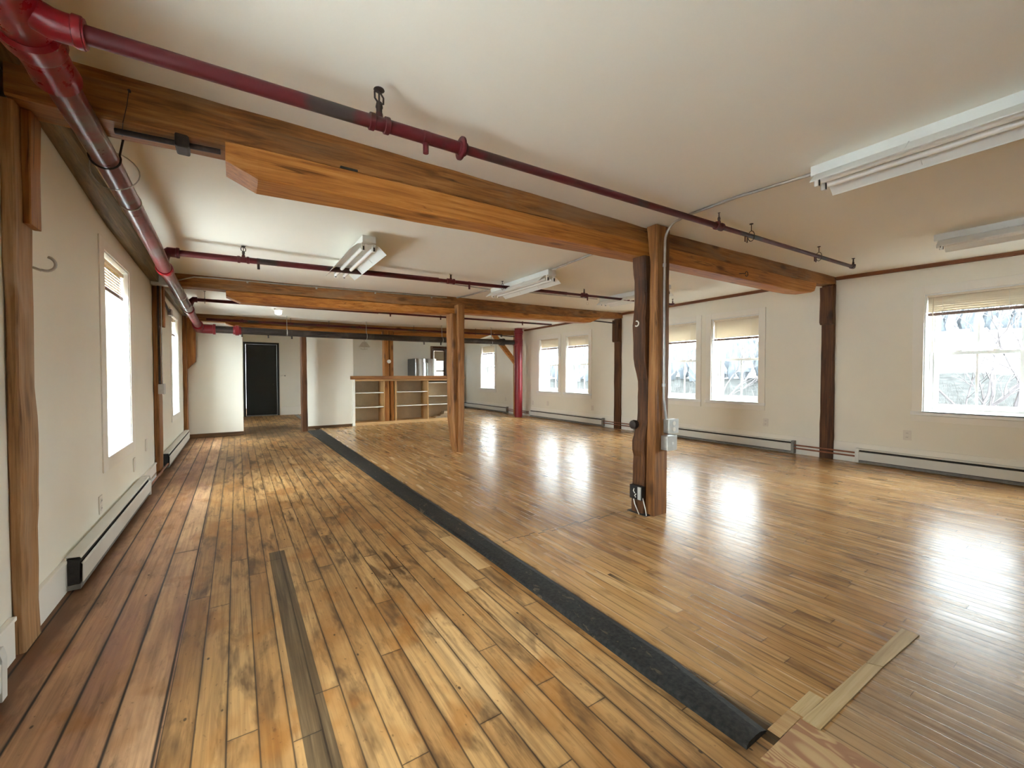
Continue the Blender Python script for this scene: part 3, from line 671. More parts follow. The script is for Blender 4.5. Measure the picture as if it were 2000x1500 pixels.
# centre posts
p = thing('timber_post', 'knotty brown post in the foreground with grey outlet boxes and a conduit', 'post', (2.76, 2.22, 0), 'wooden posts down the room')
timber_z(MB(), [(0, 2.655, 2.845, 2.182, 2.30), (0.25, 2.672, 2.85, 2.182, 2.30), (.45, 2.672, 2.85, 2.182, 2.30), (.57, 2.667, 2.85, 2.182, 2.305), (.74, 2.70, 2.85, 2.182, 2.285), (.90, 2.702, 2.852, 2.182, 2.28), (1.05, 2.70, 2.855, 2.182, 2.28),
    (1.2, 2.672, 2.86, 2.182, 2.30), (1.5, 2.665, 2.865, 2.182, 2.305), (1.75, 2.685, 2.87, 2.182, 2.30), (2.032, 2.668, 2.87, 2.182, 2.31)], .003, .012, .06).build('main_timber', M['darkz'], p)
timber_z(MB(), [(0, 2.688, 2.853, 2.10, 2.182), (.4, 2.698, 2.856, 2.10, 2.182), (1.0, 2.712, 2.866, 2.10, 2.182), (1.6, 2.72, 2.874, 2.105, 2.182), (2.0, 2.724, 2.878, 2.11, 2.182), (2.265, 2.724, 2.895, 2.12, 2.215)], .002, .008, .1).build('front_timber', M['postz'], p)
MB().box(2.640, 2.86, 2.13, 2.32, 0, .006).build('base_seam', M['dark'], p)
p = thing('timber_post', 'lighter brown tapering post in the middle of the room, before the counter', 'post', (2.63, 5.45, 0), 'wooden posts down the room')
timber_z(MB(), [(0, 2.60, 2.70, 5.40, 5.56), (.15, 2.575, 2.71, 5.40, 5.58), (.5, 2.545, 2.715, 5.40, 5.60), (1.3, 2.535, 2.715, 5.40, 5.60), (1.965, 2.54, 2.715, 5.42, 5.62)], .004, .02).build('main_timber', M['postz'], p)
timber_z(MB(), [(0, 2.62, 2.698, 5.36, 5.43), (.8, 2.625, 2.71, 5.355, 5.43), (2.09, 2.615, 2.722, 5.37, 5.50)], .004, .01).build('front_timber', M['postz'], p)
p = thing('timber_post', 'pair of square posts rising through the wooden counter', 'post', (2.87, 9.5, 0), 'wooden posts down the room')
timber_z(MB(), [(0, 2.775, 2.875, 9.40, 9.58), (2.09, 2.765, 2.862, 9.40, 9.58)], .002).build('left_timber', M['corbz'], p)
timber_z(MB(), [(0, 2.90, 2.99, 9.43, 9.60), (2.09, 2.885, 2.972, 9.43, 9.60)], .002).build('right_timber', M['corbz'], p)
p = thing('timber_post', 'dark brown post at the end of the black floor strip beside the central partition', 'post', (1.1, 9.1, 0), 'wooden posts down the room')
timber_z(MB(), [(0, 1.055, 1.155, 9.0, 9.2), (1.86, 1.05, 1.14, 9.0, 9.2)], .003, .01).build('post_timber', M['darkz'], p)

# right wall posts
def wall_post(y0, y1, ztop, zc_, label, corb, mat):
    p = thing('wall_post', label, 'post', (XR - .03, (y0 + y1) / 2, 0), 'wooden posts on the right wall')
    timber_z(MB(), [(0, XR - .045, XR - .004, y0, y1), (ztop, XR - .045, XR - .004, y0 + .004, y1 - .004)], .003, .006).build('post_timber', mat, p)
    if corb: timber_z(MB(), [(zc_, XR - .105, XR - .046, y0 + .002, y1 - .008), (zc_ + .03, XR - .11, XR - .046, y0, y1 - .004), (ztop - .03, XR - .11, XR - .046, y0, y1 - .004)], .003, .006).build('corbel', M['darkz'], p)
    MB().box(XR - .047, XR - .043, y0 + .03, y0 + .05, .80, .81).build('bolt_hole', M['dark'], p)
wall_post(2.262, 2.415, 2.27, 1.755, 'dark brown wall post between the nearest right-hand window and the window pair', True, M['darkz'])
wall_post(5.885, 6.06, 2.235, 1.765, 'dark brown wall post between the two window pairs, farther along the right wall', True, M['darkz'])
p = thing('wall_post', 'slim timber post hidden behind the red riser at the right wall', 'post', (XR - .05, 9.65, 0), 'wooden posts on the right wall')
timber_z(MB(), [(0, XR - .09, XR - .004, 9.58, 9.74), (2.19, XR - .09, XR - .004, 9.58, 9.74)], .002).build('post_timber', M['corbz'], p)
mb = MB(); a = Vector((5.66, 9.52, 2.17)); b = Vector((6.44, 9.60, 1.40)); dirv = (b - a).normalized(); nn = Vector((dirv.z, 0, -dirv.x)) * .055
mb.loft([[a - nn + Vector((0, -.04, 0)), a + nn + Vector((0, -.04, 0)), a + nn + Vector((0, .04, 0)), a - nn + Vector((0, .04, 0))], [b - nn + Vector((0, -.04, 0)), b + nn + Vector((0, -.04, 0)), b + nn + Vector((0, .04, 0)), b - nn + Vector((0, .04, 0))]])
one(mb, 'knee_brace', M['boltx'], 'diagonal orange knee brace between the farthest beam and the red riser', 'timber')

# left wall posts
p = thing('wall_post', 'scuffed brown post at the left edge of the photo with a hook on it', 'post', (-.73, 2.5, 0), 'wooden posts on the left wall')
timber_z(MB(), [(0, XL + .002, -.712, 2.425, 2.585), (.55, XL + .002, -.708, 2.42, 2.578), (.85, XL + .002, -.704, 2.42, 2.595), (1.05, XL + .002, -.709, 2.42, 2.58), (2.155, XL + .002, -.705, 2.41, 2.58)], .003, .006).build('post_timber', M['leftz'], p)
timber_z(MB(), [(1.705, -.706, -.680, 2.475, 2.585), (2.154, -.706, -.676, 2.475, 2.585)], .002, .004).build('cleat_board', M['corbz'], p)
mb = MB(); mb.tube([(-.70, 2.55, 1.545), (-.675, 2.55, 1.535)] + [tuple(q) for q in arc((-.663, 2.55, 1.565), (1, 0, 0), (0, 0, 1), .03, -2.0, 1.3, 10)], .0055, 8)
h = mb.build('coat_hook', M['steel'], p); h['label'] = 'bent grey metal hook'
p = thing('wall_post', 'slim brown left-wall post with the grey switch box, past the first window', 'post', (-.72, 5.97, 0), 'wooden posts on the left wall')
timber_z(MB(), [(0, XL + .002, -.70, 5.85, 6.10), (2.075, XL + .002, -.70, 5.85, 6.10)], .004, .006).build('post_timber', M['postz'], p)
timber_z(MB(), [(1.63, -.70, -.662, 5.95, 6.09), (2.075, -.70, -.66, 5.95, 6.09)], .002, .004).build('cleat_board', M['corbz'], p)
p = thing('wall_post', 'far left-wall post with an orange chamfered corbel board beside the partition', 'post', (-.71, 8.95, 0), 'wooden posts on the left wall')
timber_z(MB(), [(0, XL + .002, -.69, 8.83, 9.045), (2.1, XL + .002, -.69, 8.83, 9.045)], .003, .006).build('post_timber', M['postz'], p)
mb = MB(); prof = [(-.69, 1.20), (-.685, 1.20), (-.578, 1.325), (-.575, 1.99), (-.60, 2.06), (-.69, 2.06)]
mb.loft([[(x, y, z) for x, z in prof] for y in (8.90, 9.04)]); mb.build('corbel_board', M['corbz'], p)

# wall plate along the left wall
mb = MB()
rings = []
for y, zb in ((YB, 2.30), (0, 2.30), (2.3, 2.29), (3.0, 2.235), (4.0, 2.135), (5.0, 2.10), (5.85, 2.08)):
    zt = zc(XL, y) + .02; rings.append([(XL + .002, y, zb), (XL + .07, y, zb - .004), (XL + .075, y, zt), (XL + .002, y, zt)])
mb.loft(rings)
one(mb, 'wall_plate', M['platey'], 'olive-brown timber running along the top of the left wall behind the big red pipe', 'timber')
mb = MB(); rings = []
for y, zb in ((6.11, 2.10), (7.2, 2.10), (8.82, 2.08)):
    zt = zc(XL, y) + .02; rings.append([(XL + .002, y, zb), (XL + .055, y, zb - .004), (XL + .06, y, zt), (XL + .002, y, zt)])
mb.loft(rings)
one(mb, 'wall_plate', M['platey'], 'dark timber along the top of the left wall between the far posts', 'timber')

# ------------------------------------------------------------------ sprinkler pipes
def lerp(a, b, t): return tuple(p + (q - p) * t for p, q in zip(a, b))
def collar(mb, c, d, r, w, n=20):
    c, d = Vector(c), Vector(d).normalized()
    mb.tube([c - d * w, c - d * w * .8, c + d * w * .8, c + d * w], [r * .9, r, r, r * .9], n); return mb
MP = [(-.52, -4.8, 2.13), (-.515, 0.0, 2.14), (-.51, 1.9, 2.135)]
MQ = [(-.51, 1.9, 2.135), (-.505, 2.8, 2.125), (-.50, 4.05, 2.055), (-.505, 4.7, 2.01), (-.51, 5.6, 1.995), (-.52, 7.0, 1.972), (-.53, 8.72, 1.93)]
mp = thing('sprinkler_main_pipe', 'thick red pipe running away along the top of the left wall', 'pipe', (-.52, 2, 2.0))
MB().tube(MP, .064, 24).build('pipe_run', M['redmain'], mp).__setitem__('label', 'thicker glossy red length nearest the camera')
MB().tube(MQ, .050, 24).build('pipe_run', M['mainold'], mp)
def at_main(y):
    for a, b in zip(MQ, MQ[1:]):
        if y <= b[1]: return Vector(lerp(a, b, (y - a[1]) / (b[1] - a[1])))
    return Vector(MQ[-1])
mb = MB(); mb.tube([(-.51, 1.84, 2.135), (-.51, 1.85, 2.135), (-.51, 1.91, 2.135), (-.51, 1.93, 2.135)], [.066, .078, .078, .072], 24)
mb.tube([(-.51, 1.93, 2.135), (-.51, 2.05, 2.134), (-.51, 2.10, 2.133), (-.51, 2.12, 2.133)], [.064, .064, .068, .052], 24); mb.build('reducer_coupling', M['redmain'], mp)
for y in (4.68, 7.05):
    mb = MB(); c = at_main(y); collar(mb, c, (0, 1, -.03), .062, .05); mb.build('tee_coupling', M['redmain'], mp)
for y in (3.25, 6.0, 6.65):
    c = at_main(y); MB().tube(arc(c, (1, 0, 0), (0, 0, 1), .052, 0, 2 * math.pi * 15 / 16, 15), .004, 6, closed=True).build('pipe_band', M['steel'], mp)
hg = thing('pipe_hanger', 'looped rod and wire hanging the big red pipe from the nearest beam', 'hanger', (-.45, 2.6, 2.1))
c = at_main(2.72)
mb = MB(); mb.tube([(-.425, 2.58, 2.30), (-.430, 2.66, 2.2)] + [tuple(q) for q in arc(c, (1, 0, 0), (0, 0, 1), .056, .35, -math.pi - .3, 14)] + [(-.575, 2.68, 2.20), (-.575, 2.66, 2.29)], .0045, 8); mb.build('hanger_rod', M['iron'], hg)
mb = MB(); c = at_main(2.92); mb.tube([tuple(c + Vector((math.cos(q) * .095, .02 * math.sin(2 * q), .02 + math.sin(q) * .095))) for q in [2 * math.pi * i / 24 for i in range(24)]], .0028, 6, closed=True); mb.build('wire_loop', M['steel'], hg)
mb = MB(); mb.cyl((-.36, 2.372, 2.285), (-.36, 2.358, 2.285), .005); mb.tube([(-.36, 2.357, 2.288), (-.368, 2.36, 2.22), (-.382, 2.365, 2.148), (-.42, 2.57, 2.155)], .0015, 6); mb.build('tie_wire', M['iron'], hg)
hg = thing('beam_clamp', 'small black pipe stub and clamp under the nearest beam near the big pipe', 'clamp', (-.16, 2.4, 2.13))
MB().tube([(-.42, 2.44, 2.138), (-.05, 2.40, 2.138)], .012, 10).build('stub_pipe', M['iron'], hg)
MB().box(-.215, -.165, 2.36, 2.46, 2.105, 2.165, 0, .008).build('clamp_body', M['iron'], hg)

def upright_head(par, p, s=1.0, mat='iron', turn=0.5):
    p = Vector(p); mb = MB()
    mb.tube([p, p + Vector((0, 0, .022 * s)), p + Vector((0, 0, .028 * s)), p + Vector((0, 0, .048 * s))], [.012 * s, .012 * s, .015 * s, .011 * s], 12)
    ct, sn = math.cos(turn), math.sin(turn)
    for k in (-1, 1):
        q = [(.008 * k, .046), (.023 * k, .054), (.024 * k, .078), (.005 * k, .092)]
        mb.tube([p + Vector((a * s * ct, a * s * sn, b * s)) for a, b in q], .0042 * s, 6)
    mb.cyl(p + Vector((0, 0, .05 * s)), p + Vector((0, 0, .092 * s)), .004 * s, n=8)
    h = mb.build('sprinkler_head', M[mat], par)
    mb = MB(); mb.tube([p + Vector((0, 0, .090 * s)), p + Vector((0, 0, .097 * s)), p + Vector((0, 0, .100 * s))], [.012 * s, .022 * s, .021 * s], 14); mb.build('deflector', M[mat], h)
def branch(label, pts, radii, riser_from=None):
    r = thing('sprinkler_branch_pipe', label, 'pipe', pts[0], 'red branch pipes across the ceiling')
    for a, b, q in zip(pts, pts[1:], radii): MB().cyl(a, b, q, n=18).build('pipe_run', M['redpipe'], r)
    return r
def tee(r, pts, t, rad, head=True, hs=1.0, w=.035):
    p = Vector(lerp(pts[0], pts[-1], t)); d = (Vector(pts[-1]) - Vector(pts[0])).normalized(); mb = MB()
    for k in (-1, 1): collar(mb, p + d * (k * w), d, rad * 1.5, .011)
    collar(mb, p, d, rad * 1.22, w); mb.cyl(p, p + Vector((0, 0, rad * 1.9)), rad * .85, rad * .6); mb.build('tee_fitting', M['redpipe'], r)
    if head: upright_head(r, p + Vector((0, 0, rad * 1.7)), hs)
def nipple(r, pts, t, rad, ln, q=.011):
    p = Vector(lerp(pts[0], pts[-1], t)); d = (Vector(pts[-1]) - Vector(pts[0])).normalized(); mb = MB()
    collar(mb, p, d, rad * 1.25, .016); mb.tube([p, p - Vector((0, 0, rad + ln))], q, 12); mb.build('drop_nipple', M['redpipe'], r)
def ring_hanger(r, p, rad, top, ear=True):
    p = Vector(p); mb = MB()
    mb.tube([p + Vector((0, -.010, -.0))] and [p + Vector((0, rad * 1.3 * math.cos(a), rad * 2.1 * math.sin(a))) for a in [2 * math.pi * i / 16 for i in range(16)]], .003, 6, closed=True)
    mb.cyl(p + Vector((0, 0, rad * 2.1)), (p.x, p.y, top), .003, n=6); mb.cyl((p.x, p.y, top - .004), (p.x, p.y, top), .014, n=12)
    mb.build('hanger', M['iron'], r)

# branch 1 (front)
A = (-.40, 1.75, 2.105); B = (5.43, 1.75, 2.237)
P1 = lambda x: lerp(A, B, (x + .40) / 5.83)
b1 = branch('long dark red sprinkler pipe closest to the camera, in front of the nearest beam', [A, P1(.86), P1(2.95), B], [.026, .020, .0165])
mb = MB(); mb.tube([(-.50, 1.75, 2.135), (-.43, 1.75, 2.107), (-.40, 1.75, 2.106), (-.36, 1.75, 2.106)], [.042, .042, .040, .040], 20); collar(mb, (-.375, 1.75, 2.106), (1, 0, 0), .044, .012); mb.build('elbow', M['redmain'], b1)
tee(b1, [A, B], (.50 + .40) / 5.83, .022, hs=1.0, w=.03)
nipple(b1, [A, B], (.70 + .40) / 5.83, .022, .045, .0125)
mb = MB(); collar(mb, P1(.87), (1, 0, 0), .050, .006); collar(mb, P1(.875), (1, 0, 0), .030, .02); mb.build('flange', M['redpipe'], b1)
tee(b1, [A, B], (2.95 + .40) / 5.83, .019, hs=.72, w=.03)
for x in (3.40, 4.62):
    ring_hanger(b1, P1(x), .019, zc(x, 1.75)); p = P1(x - .09)
    mb = MB(); mb.tube([(p[0], p[1], p[2]), (p[0], p[1], p[2] - .055), (p[0] + .03, p[1], p[2] - .058), (p[0] + .03, p[1], p[2])], .005, 8); mb.build('clip', M['redpipe'], b1)
mb = MB(); mb.tube([(5.40, 1.75, 2.236), (5.45, 1.75, 2.238), (5.455, 1.75, 2.26)], .022, 14); mb.build('elbow', M['redpipe'], b1); upright_head(b1, (5.452, 1.75, 2.255), .72)
# branch 2
A2 = (-.44, 4.52, 2.125); B2 = (5.82, 4.20, 2.217); L2 = lambda x: (x + .44) / 6.26; P2 = lambda x: lerp(A2, B2, L2(x))
b2 = branch('dark red sprinkler pipe passing under the middle fluorescent fixtures', [A2, P2(1.9), P2(3.7), B2], [.026, .020, .016])
c = at_main(4.68); mb = MB(); mb.tube([tuple(c), (c.x + .01, 4.6, c.z + .07), (c.x + .02, 4.54, 2.11), (-.46, 4.52, 2.125), (-.40, 4.52, 2.125)], [.03, .03, .038, .04, .04], 16); collar(mb, (-.40, 4.52, 2.125), (1, 0, 0), .044, .012); mb.build('elbow', M['redpipe'], b2)
for x, h in ((.065, .85), (2.05, .75), (4.0, .7)): tee(b2, [A2, B2], L2(x), .021, hs=h)
nipple(b2, [A2, B2], L2(.18), .022, .05); nipple(b2, [A2, B2], L2(2.28), .018, .05); nipple(b2, [A2, B2], L2(4.06), .016, .05, .009)
ring_hanger(b2, P2(2.72), .018, zc(2.72, 4.36))
mb = MB(); q = P2(4.06); mb.tube(arc((q[0], q[1], q[2] - .105), (1, 0, 0), (0, 0, 1), .018, 0, 6.28, 12)[:-1], .002, 6, closed=True); mb.build('wire_loop', M['steel'], b2)
upright_head(b2, (5.81, 4.20, 2.235), .7); MB().tube([(5.79, 4.2, 2.217), (5.82, 4.2, 2.219), (5.82, 4.2, 2.24)], .02, 12).build('elbow', M['redpipe'], b2)
# branch 3 (behind second beam)
A3 = (-.46, 6.93, 2.09); B3 = (5.55, 6.95, 2.155); L3 = lambda x: (x + .46) / 6.01
b3 = branch('dark red sprinkler pipe mostly hidden behind the second beam', [A3, lerp(A3, B3, .4), B3], [.022, .017])
c = at_main(7.05); mb = MB(); mb.tube([tuple(c), (c.x + .02, 6.99, c.z + .05), (-.48, 6.94, 2.075), (-.46, 6.93, 2.09), (-.42, 6.93, 2.09)], [.028, .028, .034, .036, .036], 14); mb.build('elbow', M['redpipe'], b3)
for x in (2.143, 3.04, 4.81): nipple(b3, [A3, B3], L3(x), .018, .035, .011)
ring_hanger(b3, lerp(A3, B3, .02), .02, zc(-.3, 6.93))
# branch 4 (in front of farthest beam)
A4 = (-.44, 9.28, 2.092); B4 = (5.78, 9.28, 2.135); L4 = lambda x: (x + .44) / 6.22
b4 = branch('thin dark red sprinkler pipe in front of the farthest beam', [A4, lerp(A4, B4, .5), B4], [.022, .018])
for x in (.10, 2.2, 4.3): tee(b4, [A4, B4], L4(x), .018, head=False, w=.025)
for x in (.9, 1.6, 3.4, 5.0): ring_hanger(b4, lerp(A4, B4, L4(x)), .018, min(zc(x, 9.28), 2.25))
# black cross main to the riser
cm = thing('cross_main_pipe', 'thick black iron pipe crossing the room above the partitions and counter', 'pipe', (2.8, 8.9, 1.88))
MB().tube([(-.50, 8.88, 1.885), (1.1, 8.9, 1.885), (3.2, 8.9, 1.89), (6.05, 9.05, 1.935)], .062, 20).build('pipe_run', M['blackpipe'], cm)
mb = MB(); mb.tube([(-.53, 8.70, 1.932), (-.53, 8.80, 1.915), (-.52, 8.87, 1.89), (-.46, 8.885, 1.885), (-.30, 8.885, 1.885)], .078, 20); collar(mb, (-.31, 8.885, 1.885), (1, 0, 0), .09, .02)
e = mb.build('elbow', M['riser'], cm); e['label'] = 'red painted elbow'
mb = MB(); collar(mb, (.02, 8.89, 1.885), (1, 0, 0), .09, .03); collar(mb, (.02, 8.89, 1.885), (1, 0, 0), .075, .06); mb.build('coupling', M['riser'], cm)
mb = MB(); collar(mb, (5.60, 9.027, 1.928), (1, .05, 0), .085, .05); collar(mb, (5.66, 9.03, 1.93), (1, .05, 0), .092, .018); mb.build('coupling', M['blackpipe'], cm)
for x, y in ((.80, 8.9), (2.25, 8.9), (3.95, 8.94), (5.3, 9.01)):
    mb = MB(); mb.tube(arc((x, y, 1.892), (0, 1, 0), (0, 0, 1), .066, 0, 5.9, 15), .006, 6, closed=True); mb.cyl((x, y, 1.955), (x, y + .02, zc(x, 9)), .005, n=6); mb.build('hanger', M['steel'], cm)
for x in (.093, .496, .88, 3.5, 3.9, 4.17):
    MB().cyl((x, 8.9, 1.84), (x, 8.9, 1.775), .014, n=10).build('drop_nipple', M['blackpipe'], cm)
rs = thing('sprinkler_riser', 'thick red vertical pipe standing by the right wall between window pair and far window', 'pipe', (6.145, 9.06, 0))
MB().cyl((6.145, 9.06, 0), (6.145, 9.06, 2.30), .102, n=32).build('pipe_run', M['riser'], rs)
mb = MB(); collar(mb, (6.145, 9.06, 2.21), (0, 0, 1), .122, .02); collar(mb, (6.145, 9.06, 2.17), (0, 0, 1), .11, .03); mb.build('top_flange', M['riser'], rs)
mb = MB(); collar(mb, (6.145, 9.06, 1.93), (0, 0, 1), .11, .10); mb.tube([(6.09, 9.057, 1.935), (5.98, 9.045, 1.933)], [.085, .075], 20); mb.build('tee_fitting', M['riser'], rs)
def tie_rod(label, a, b):
    r = thing('tie_rod', label, 'rod', a, 'iron rods near the right wall'); MB().cyl(a, b, .011, n=10).build('rod', M['iron'], r); mb = MB(); mb.cyl((a[0] - .01, a[1], a[2]), (a[0] + .01, a[1], a[2]), .034, n=14); mb.build('washer', M['iron'], r)
tie_rod('black rod with a round end left of the right-wall post under the second beam', (5.68, 6.0, 2.155), (6.42, 6.0, 2.15))
tie_rod('black rod with a round end just left of the top of the red riser', (5.66, 9.12, 2.10), (6.06, 9.12, 2.09))

# ------------------------------------------------------------------ fluorescent fixtures
def fixture(label, x, y0, y1, near):
    zt = min(zc(x, y0), zc(x, y1)) + .004; yn, yf = min(y0, y1), max(y0, y1)
    r = thing('fluorescent_fixture', label, 'light', (x, (yn + yf) / 2, zt), 'two-tube ceiling fixtures')
    MB().box(x - .055, x + .055, yn, yf, zt - .058, zt, 0, .004).build('housing', M['reflector'], r)
    mb = MB(); pr_ = [(-.150, -.128), (-.146, -.122), (-.085, -.070), (-.05, -.062), (.05, -.062), (.085, -.070), (.146, -.122), (.150, -.128)]
    rings = []
    for y in (yn + .035, yf - .035):
        rings.append([(x + a, y, zt + b) for a, b in pr_] + [(x + a, y, zt + b + .0035) for a, b in reversed(pr_)])
    mb.loft(rings); mb.build('reflector', M['reflector'], r)
    for k in (-1, 1):
        MB().cyl((x + k * .043, yn + .05, zt - .095), (x + k * .043, yf - .05, zt - .095), .0165, n=16).build('tube', M['tube'], r)
        for y, s in ((yn + .03, 1), (yf - .03, -1)):
            MB().box(x + k * .043 - .013, x + k * .043 + .013, y - .010, y + .010, zt - .122, zt - .06, 0, .003).build('lamp_socket', M['white'], r)
            MB().box(x + k * .043 - .006, x + k * .043 + .006, y - .0125, y + .0125, zt - .118, zt - .085).build('socket_slot', M['black'], r)
    mb = MB(); ym = (yn + yf) / 2
    for y in (yn + .42, yf - .42): mb.box(x - .145, x - .10, y - .012, y + .012, zt - .12, zt - .10, 0, .003) if False else mb.tube([(x - .135, y, zt - .112), (x - .08, y, zt - .062), (x + .08, y, zt - .062), (x + .135, y, zt - .112)], .004, 6)
    mb.build('stiffener', M['reflector'], r)
    return r
fixture('big two-tube fluorescent fixture at the upper right corner of the photo', 2.78, -1.36, 1.08, 0)
fixture('two-tube fluorescent fixture above the nearest right-hand window', 5.12, -1.38, 1.06, 0)
fixture('white two-tube fluorescent fixture left of the middle, between first and second beams', .93, 3.56, 4.78, 0)
fixture('two-tube fluorescent fixture in the middle of the ceiling between first and second beams', 2.87, 3.58, 4.80, 0)
fixture('two-tube fluorescent fixture partly hidden behind the front centre post', 4.82, 3.55, 4.77, 0)
# conduits
def conduit(name, label, pts, rad=.009, mat='emt', group='conduits'): return one(MB().tube(pts, rad, 10), name, M[mat], label, 'conduit', group)
zz = lambda x, y: zc(x, y) - .012
cd = thing('conduit', 'grey conduit from the big fixture across the ceiling and down the front post', 'conduit', (2.79, 2.09, .75), 'conduits')
mb = MB(); mb.tube([(2.75, 1.08, zz(2.75, 1.08) - .02), (2.75, 1.5, zz(2.75, 1.5)), (2.76, 1.9, zz(2.76, 1.9))] + [tuple(q) for q in arc((2.775, 1.95, 2.13), (0, 1, 0), (0, 0, 1), .128, 1.6, 0, 8)] + [(2.782, 2.087, 1.8), (2.784, 2.088, 1.2), (2.785, 2.088, .92), (2.80, 2.085, .82), (2.81, 2.082, .75)], .0095, 10); mb.build('conduit_run', M['emt'], cd)
for z in (1.95, 1.02): MB().cyl((2.781, 2.087, z - .012), (2.781, 2.087, z + .012), .013, n=10).build('strap', M['steel'], cd)
conduit('conduit', 'grey conduit on the ceiling between the nearest beam and the middle fixture', [(2.86, 2.46, zz(2.86, 2.46)), (2.86, 3.0, zz(2.86, 3.0)), (2.86, 3.58, zz(2.86, 3.58) - .01)], .010)
conduit('conduit', 'thin grey conduit from the middle fixture on to the second beam', [(2.80, 4.8, zz(2.8, 4.8)), (2.74, 5.2, zz(2.74, 5.2)), (2.66, 5.5, zz(2.66, 5.5))], .009)
conduit('conduit', 'thin conduit across the ceiling linking the left and middle fixtures', [(1.0, 4.74, zz(1.0, 4.74)), (1.9, 4.76, zz(1.9, 4.76)), (2.80, 4.79, zz(2.8, 4.79))], .007)
conduit('conduit', 'thin conduit across the ceiling linking the middle and right-hand fixtures', [(2.95, 4.74, zz(2.95, 4.74)), (3.9, 4.76, zz(3.9, 4.76)), (4.72, 4.77, zz(4.72, 4.77))], .007)
cd = thing('conduit', 'grey conduit running along the top edge of the second beam', 'conduit', (.9, 5.8, 2.2), 'conduits')
yb2 = lambda x: interp([(-.7, 5.9), (.75, 5.78), (2.7, 5.52)], x)[1] - .011
mb = MB(); mb.tube([(-.66, 5.86, 2.115), (-.56, 5.872, 2.118), (-.46, 5.868, 2.16), (-.38, 5.862, 2.188)] + [(x, yb2(x), 2.195 + .005 * (x > 1)) for x in (-.2, .5, 1.2, 1.9, 2.52)], .007, 8); mb.build('conduit_run', M['emt'], cd)
for x in (.12, .85, 1.55, 2.3): MB().cyl((x, yb2(x) - .008, 2.183), (x, yb2(x) + .01, 2.183), .011, n=8).build('strap', M['steel'], cd)
# boxes
def cover_box(label, x0, x1, y0, y1, z0, z1, kind):
    r = thing('outlet_box', label, 'outlet box', ((x0 + x1) / 2, y1, z0), 'metal boxes on posts')
    MB().box(x0, x1, y0 + .006, y1, z0, z1, 0, .004).build('box_body', M['steel'], r)
    c = MB().box(x0 - .003, x1 + .003, y0, y0 + .007, z0 - .003, z1 + .003, 0, .003).build('cover_plate', M['boxgrey'], r)
    xc, z = (x0 + x1) / 2, (z0 + z1) / 2; mb = MB()
    for zz_ in ((z - .024, z + .024) if kind == 2 else (z,)): mb.cyl((xc, y0 + .001, zz_), (xc, y0 - .004, zz_), .017 if kind == 2 else .011, n=16)
    mb.build('socket', M['plate'] if kind == 2 else M['white'], c)
cover_box('upper grey outlet box with two sockets on the foreground post', 2.80, 2.915, 2.045, 2.10, .645, .752, 2)
cover_box('lower grey box with one round button on the foreground post', 2.766, 2.876, 2.03, 2.096, .515, .625, 1)
r = thing('switch_box', 'open black switch box with loose wires at the foot of the foreground post', 'outlet box', (2.66, 2.22, .11), 'metal boxes on posts')
MB().box(2.628, 2.668, 2.165, 2.285, .115, .225, 0, .004).build('box_body', M['black'], r)
mb = MB(); mb.box(2.621, 2.630, 2.170, 2.20, .12, .22, 0, .002); mb.build('box_rim', M['boxgrey'], r)
mb = MB(); mb.tube([(2.63, 2.24, .20), (2.615, 2.235, .185), (2.62, 2.225, .165)], .0035, 6); mb.tube([(2.63, 2.22, .16), (2.612, 2.22, .15), (2.62, 2.215, .135)], .0035, 6)
mb.tube([(2.645, 2.17, .14), (2.64, 2.155, .11), (2.645, 2.14, .05), (2.65, 2.135, .005)], .004, 6); mb.tube([(2.635, 2.25, .12), (2.63, 2.235, .08), (2.625, 2.20, .03), (2.63, 2.19, .005)], .004, 6); mb.build('wires', M['white'], r)
r = thing('switch_box', 'grey metal switch box on the slim left-wall post', 'outlet box', (-.69, 5.9, .88), 'metal boxes on posts')
MB().box(-.70, -.655, 5.80, 5.92, .895, 1.0, 0, .004).build('box_body', M['boxgrey'], r)
MB().box(-.656, -.650, 5.795, 5.925, .89, 1.005, 0, .002).build('cover_plate', M['boxgrey'], r)
r = thing('junction_box', 'square grey junction box where the second beam meets the left wall', 'outlet box', (-.67, 5.84, 2.06), 'metal boxes on posts')
MB().box(-.74, -.60, 5.76, 5.85, 2.05, 2.155, 0, .004).build('box_body', M['boxgrey'], r)
conduit('conduit', 'dark vertical conduit on the slim left-wall post down to its switch box', [(-.69, 5.835, 2.06), (-.69, 5.835, 1.5), (-.688, 5.84, 1.0)], .010, 'iron')
conduit('conduit', 'short light conduit beside the dark one on the slim left-wall post', [(-.668, 5.84, 2.06), (-.668, 5.84, 1.5), (-.668, 5.845, 1.0)], .007, 'emt')
conduit('conduit', 'curved conduit on the left wall between the slim post and the far window', [(XL + .02, 6.14, 2.03), (XL + .03, 6.4, 2.0), (XL + .03, 6.8, 1.93), (XL + .02, 7.05, 1.925)], .012, 'iron')
r = thing('junction_box', 'small grey junction box on the left wall above the far window', 'outlet box', (XL + .02, 7.1, 1.9), 'metal boxes on posts')
MB().box(XL + .002, XL + .045, 7.05, 7.2, 1.88, 1.96, 0, .004).build('box_body', M['steel'], r)

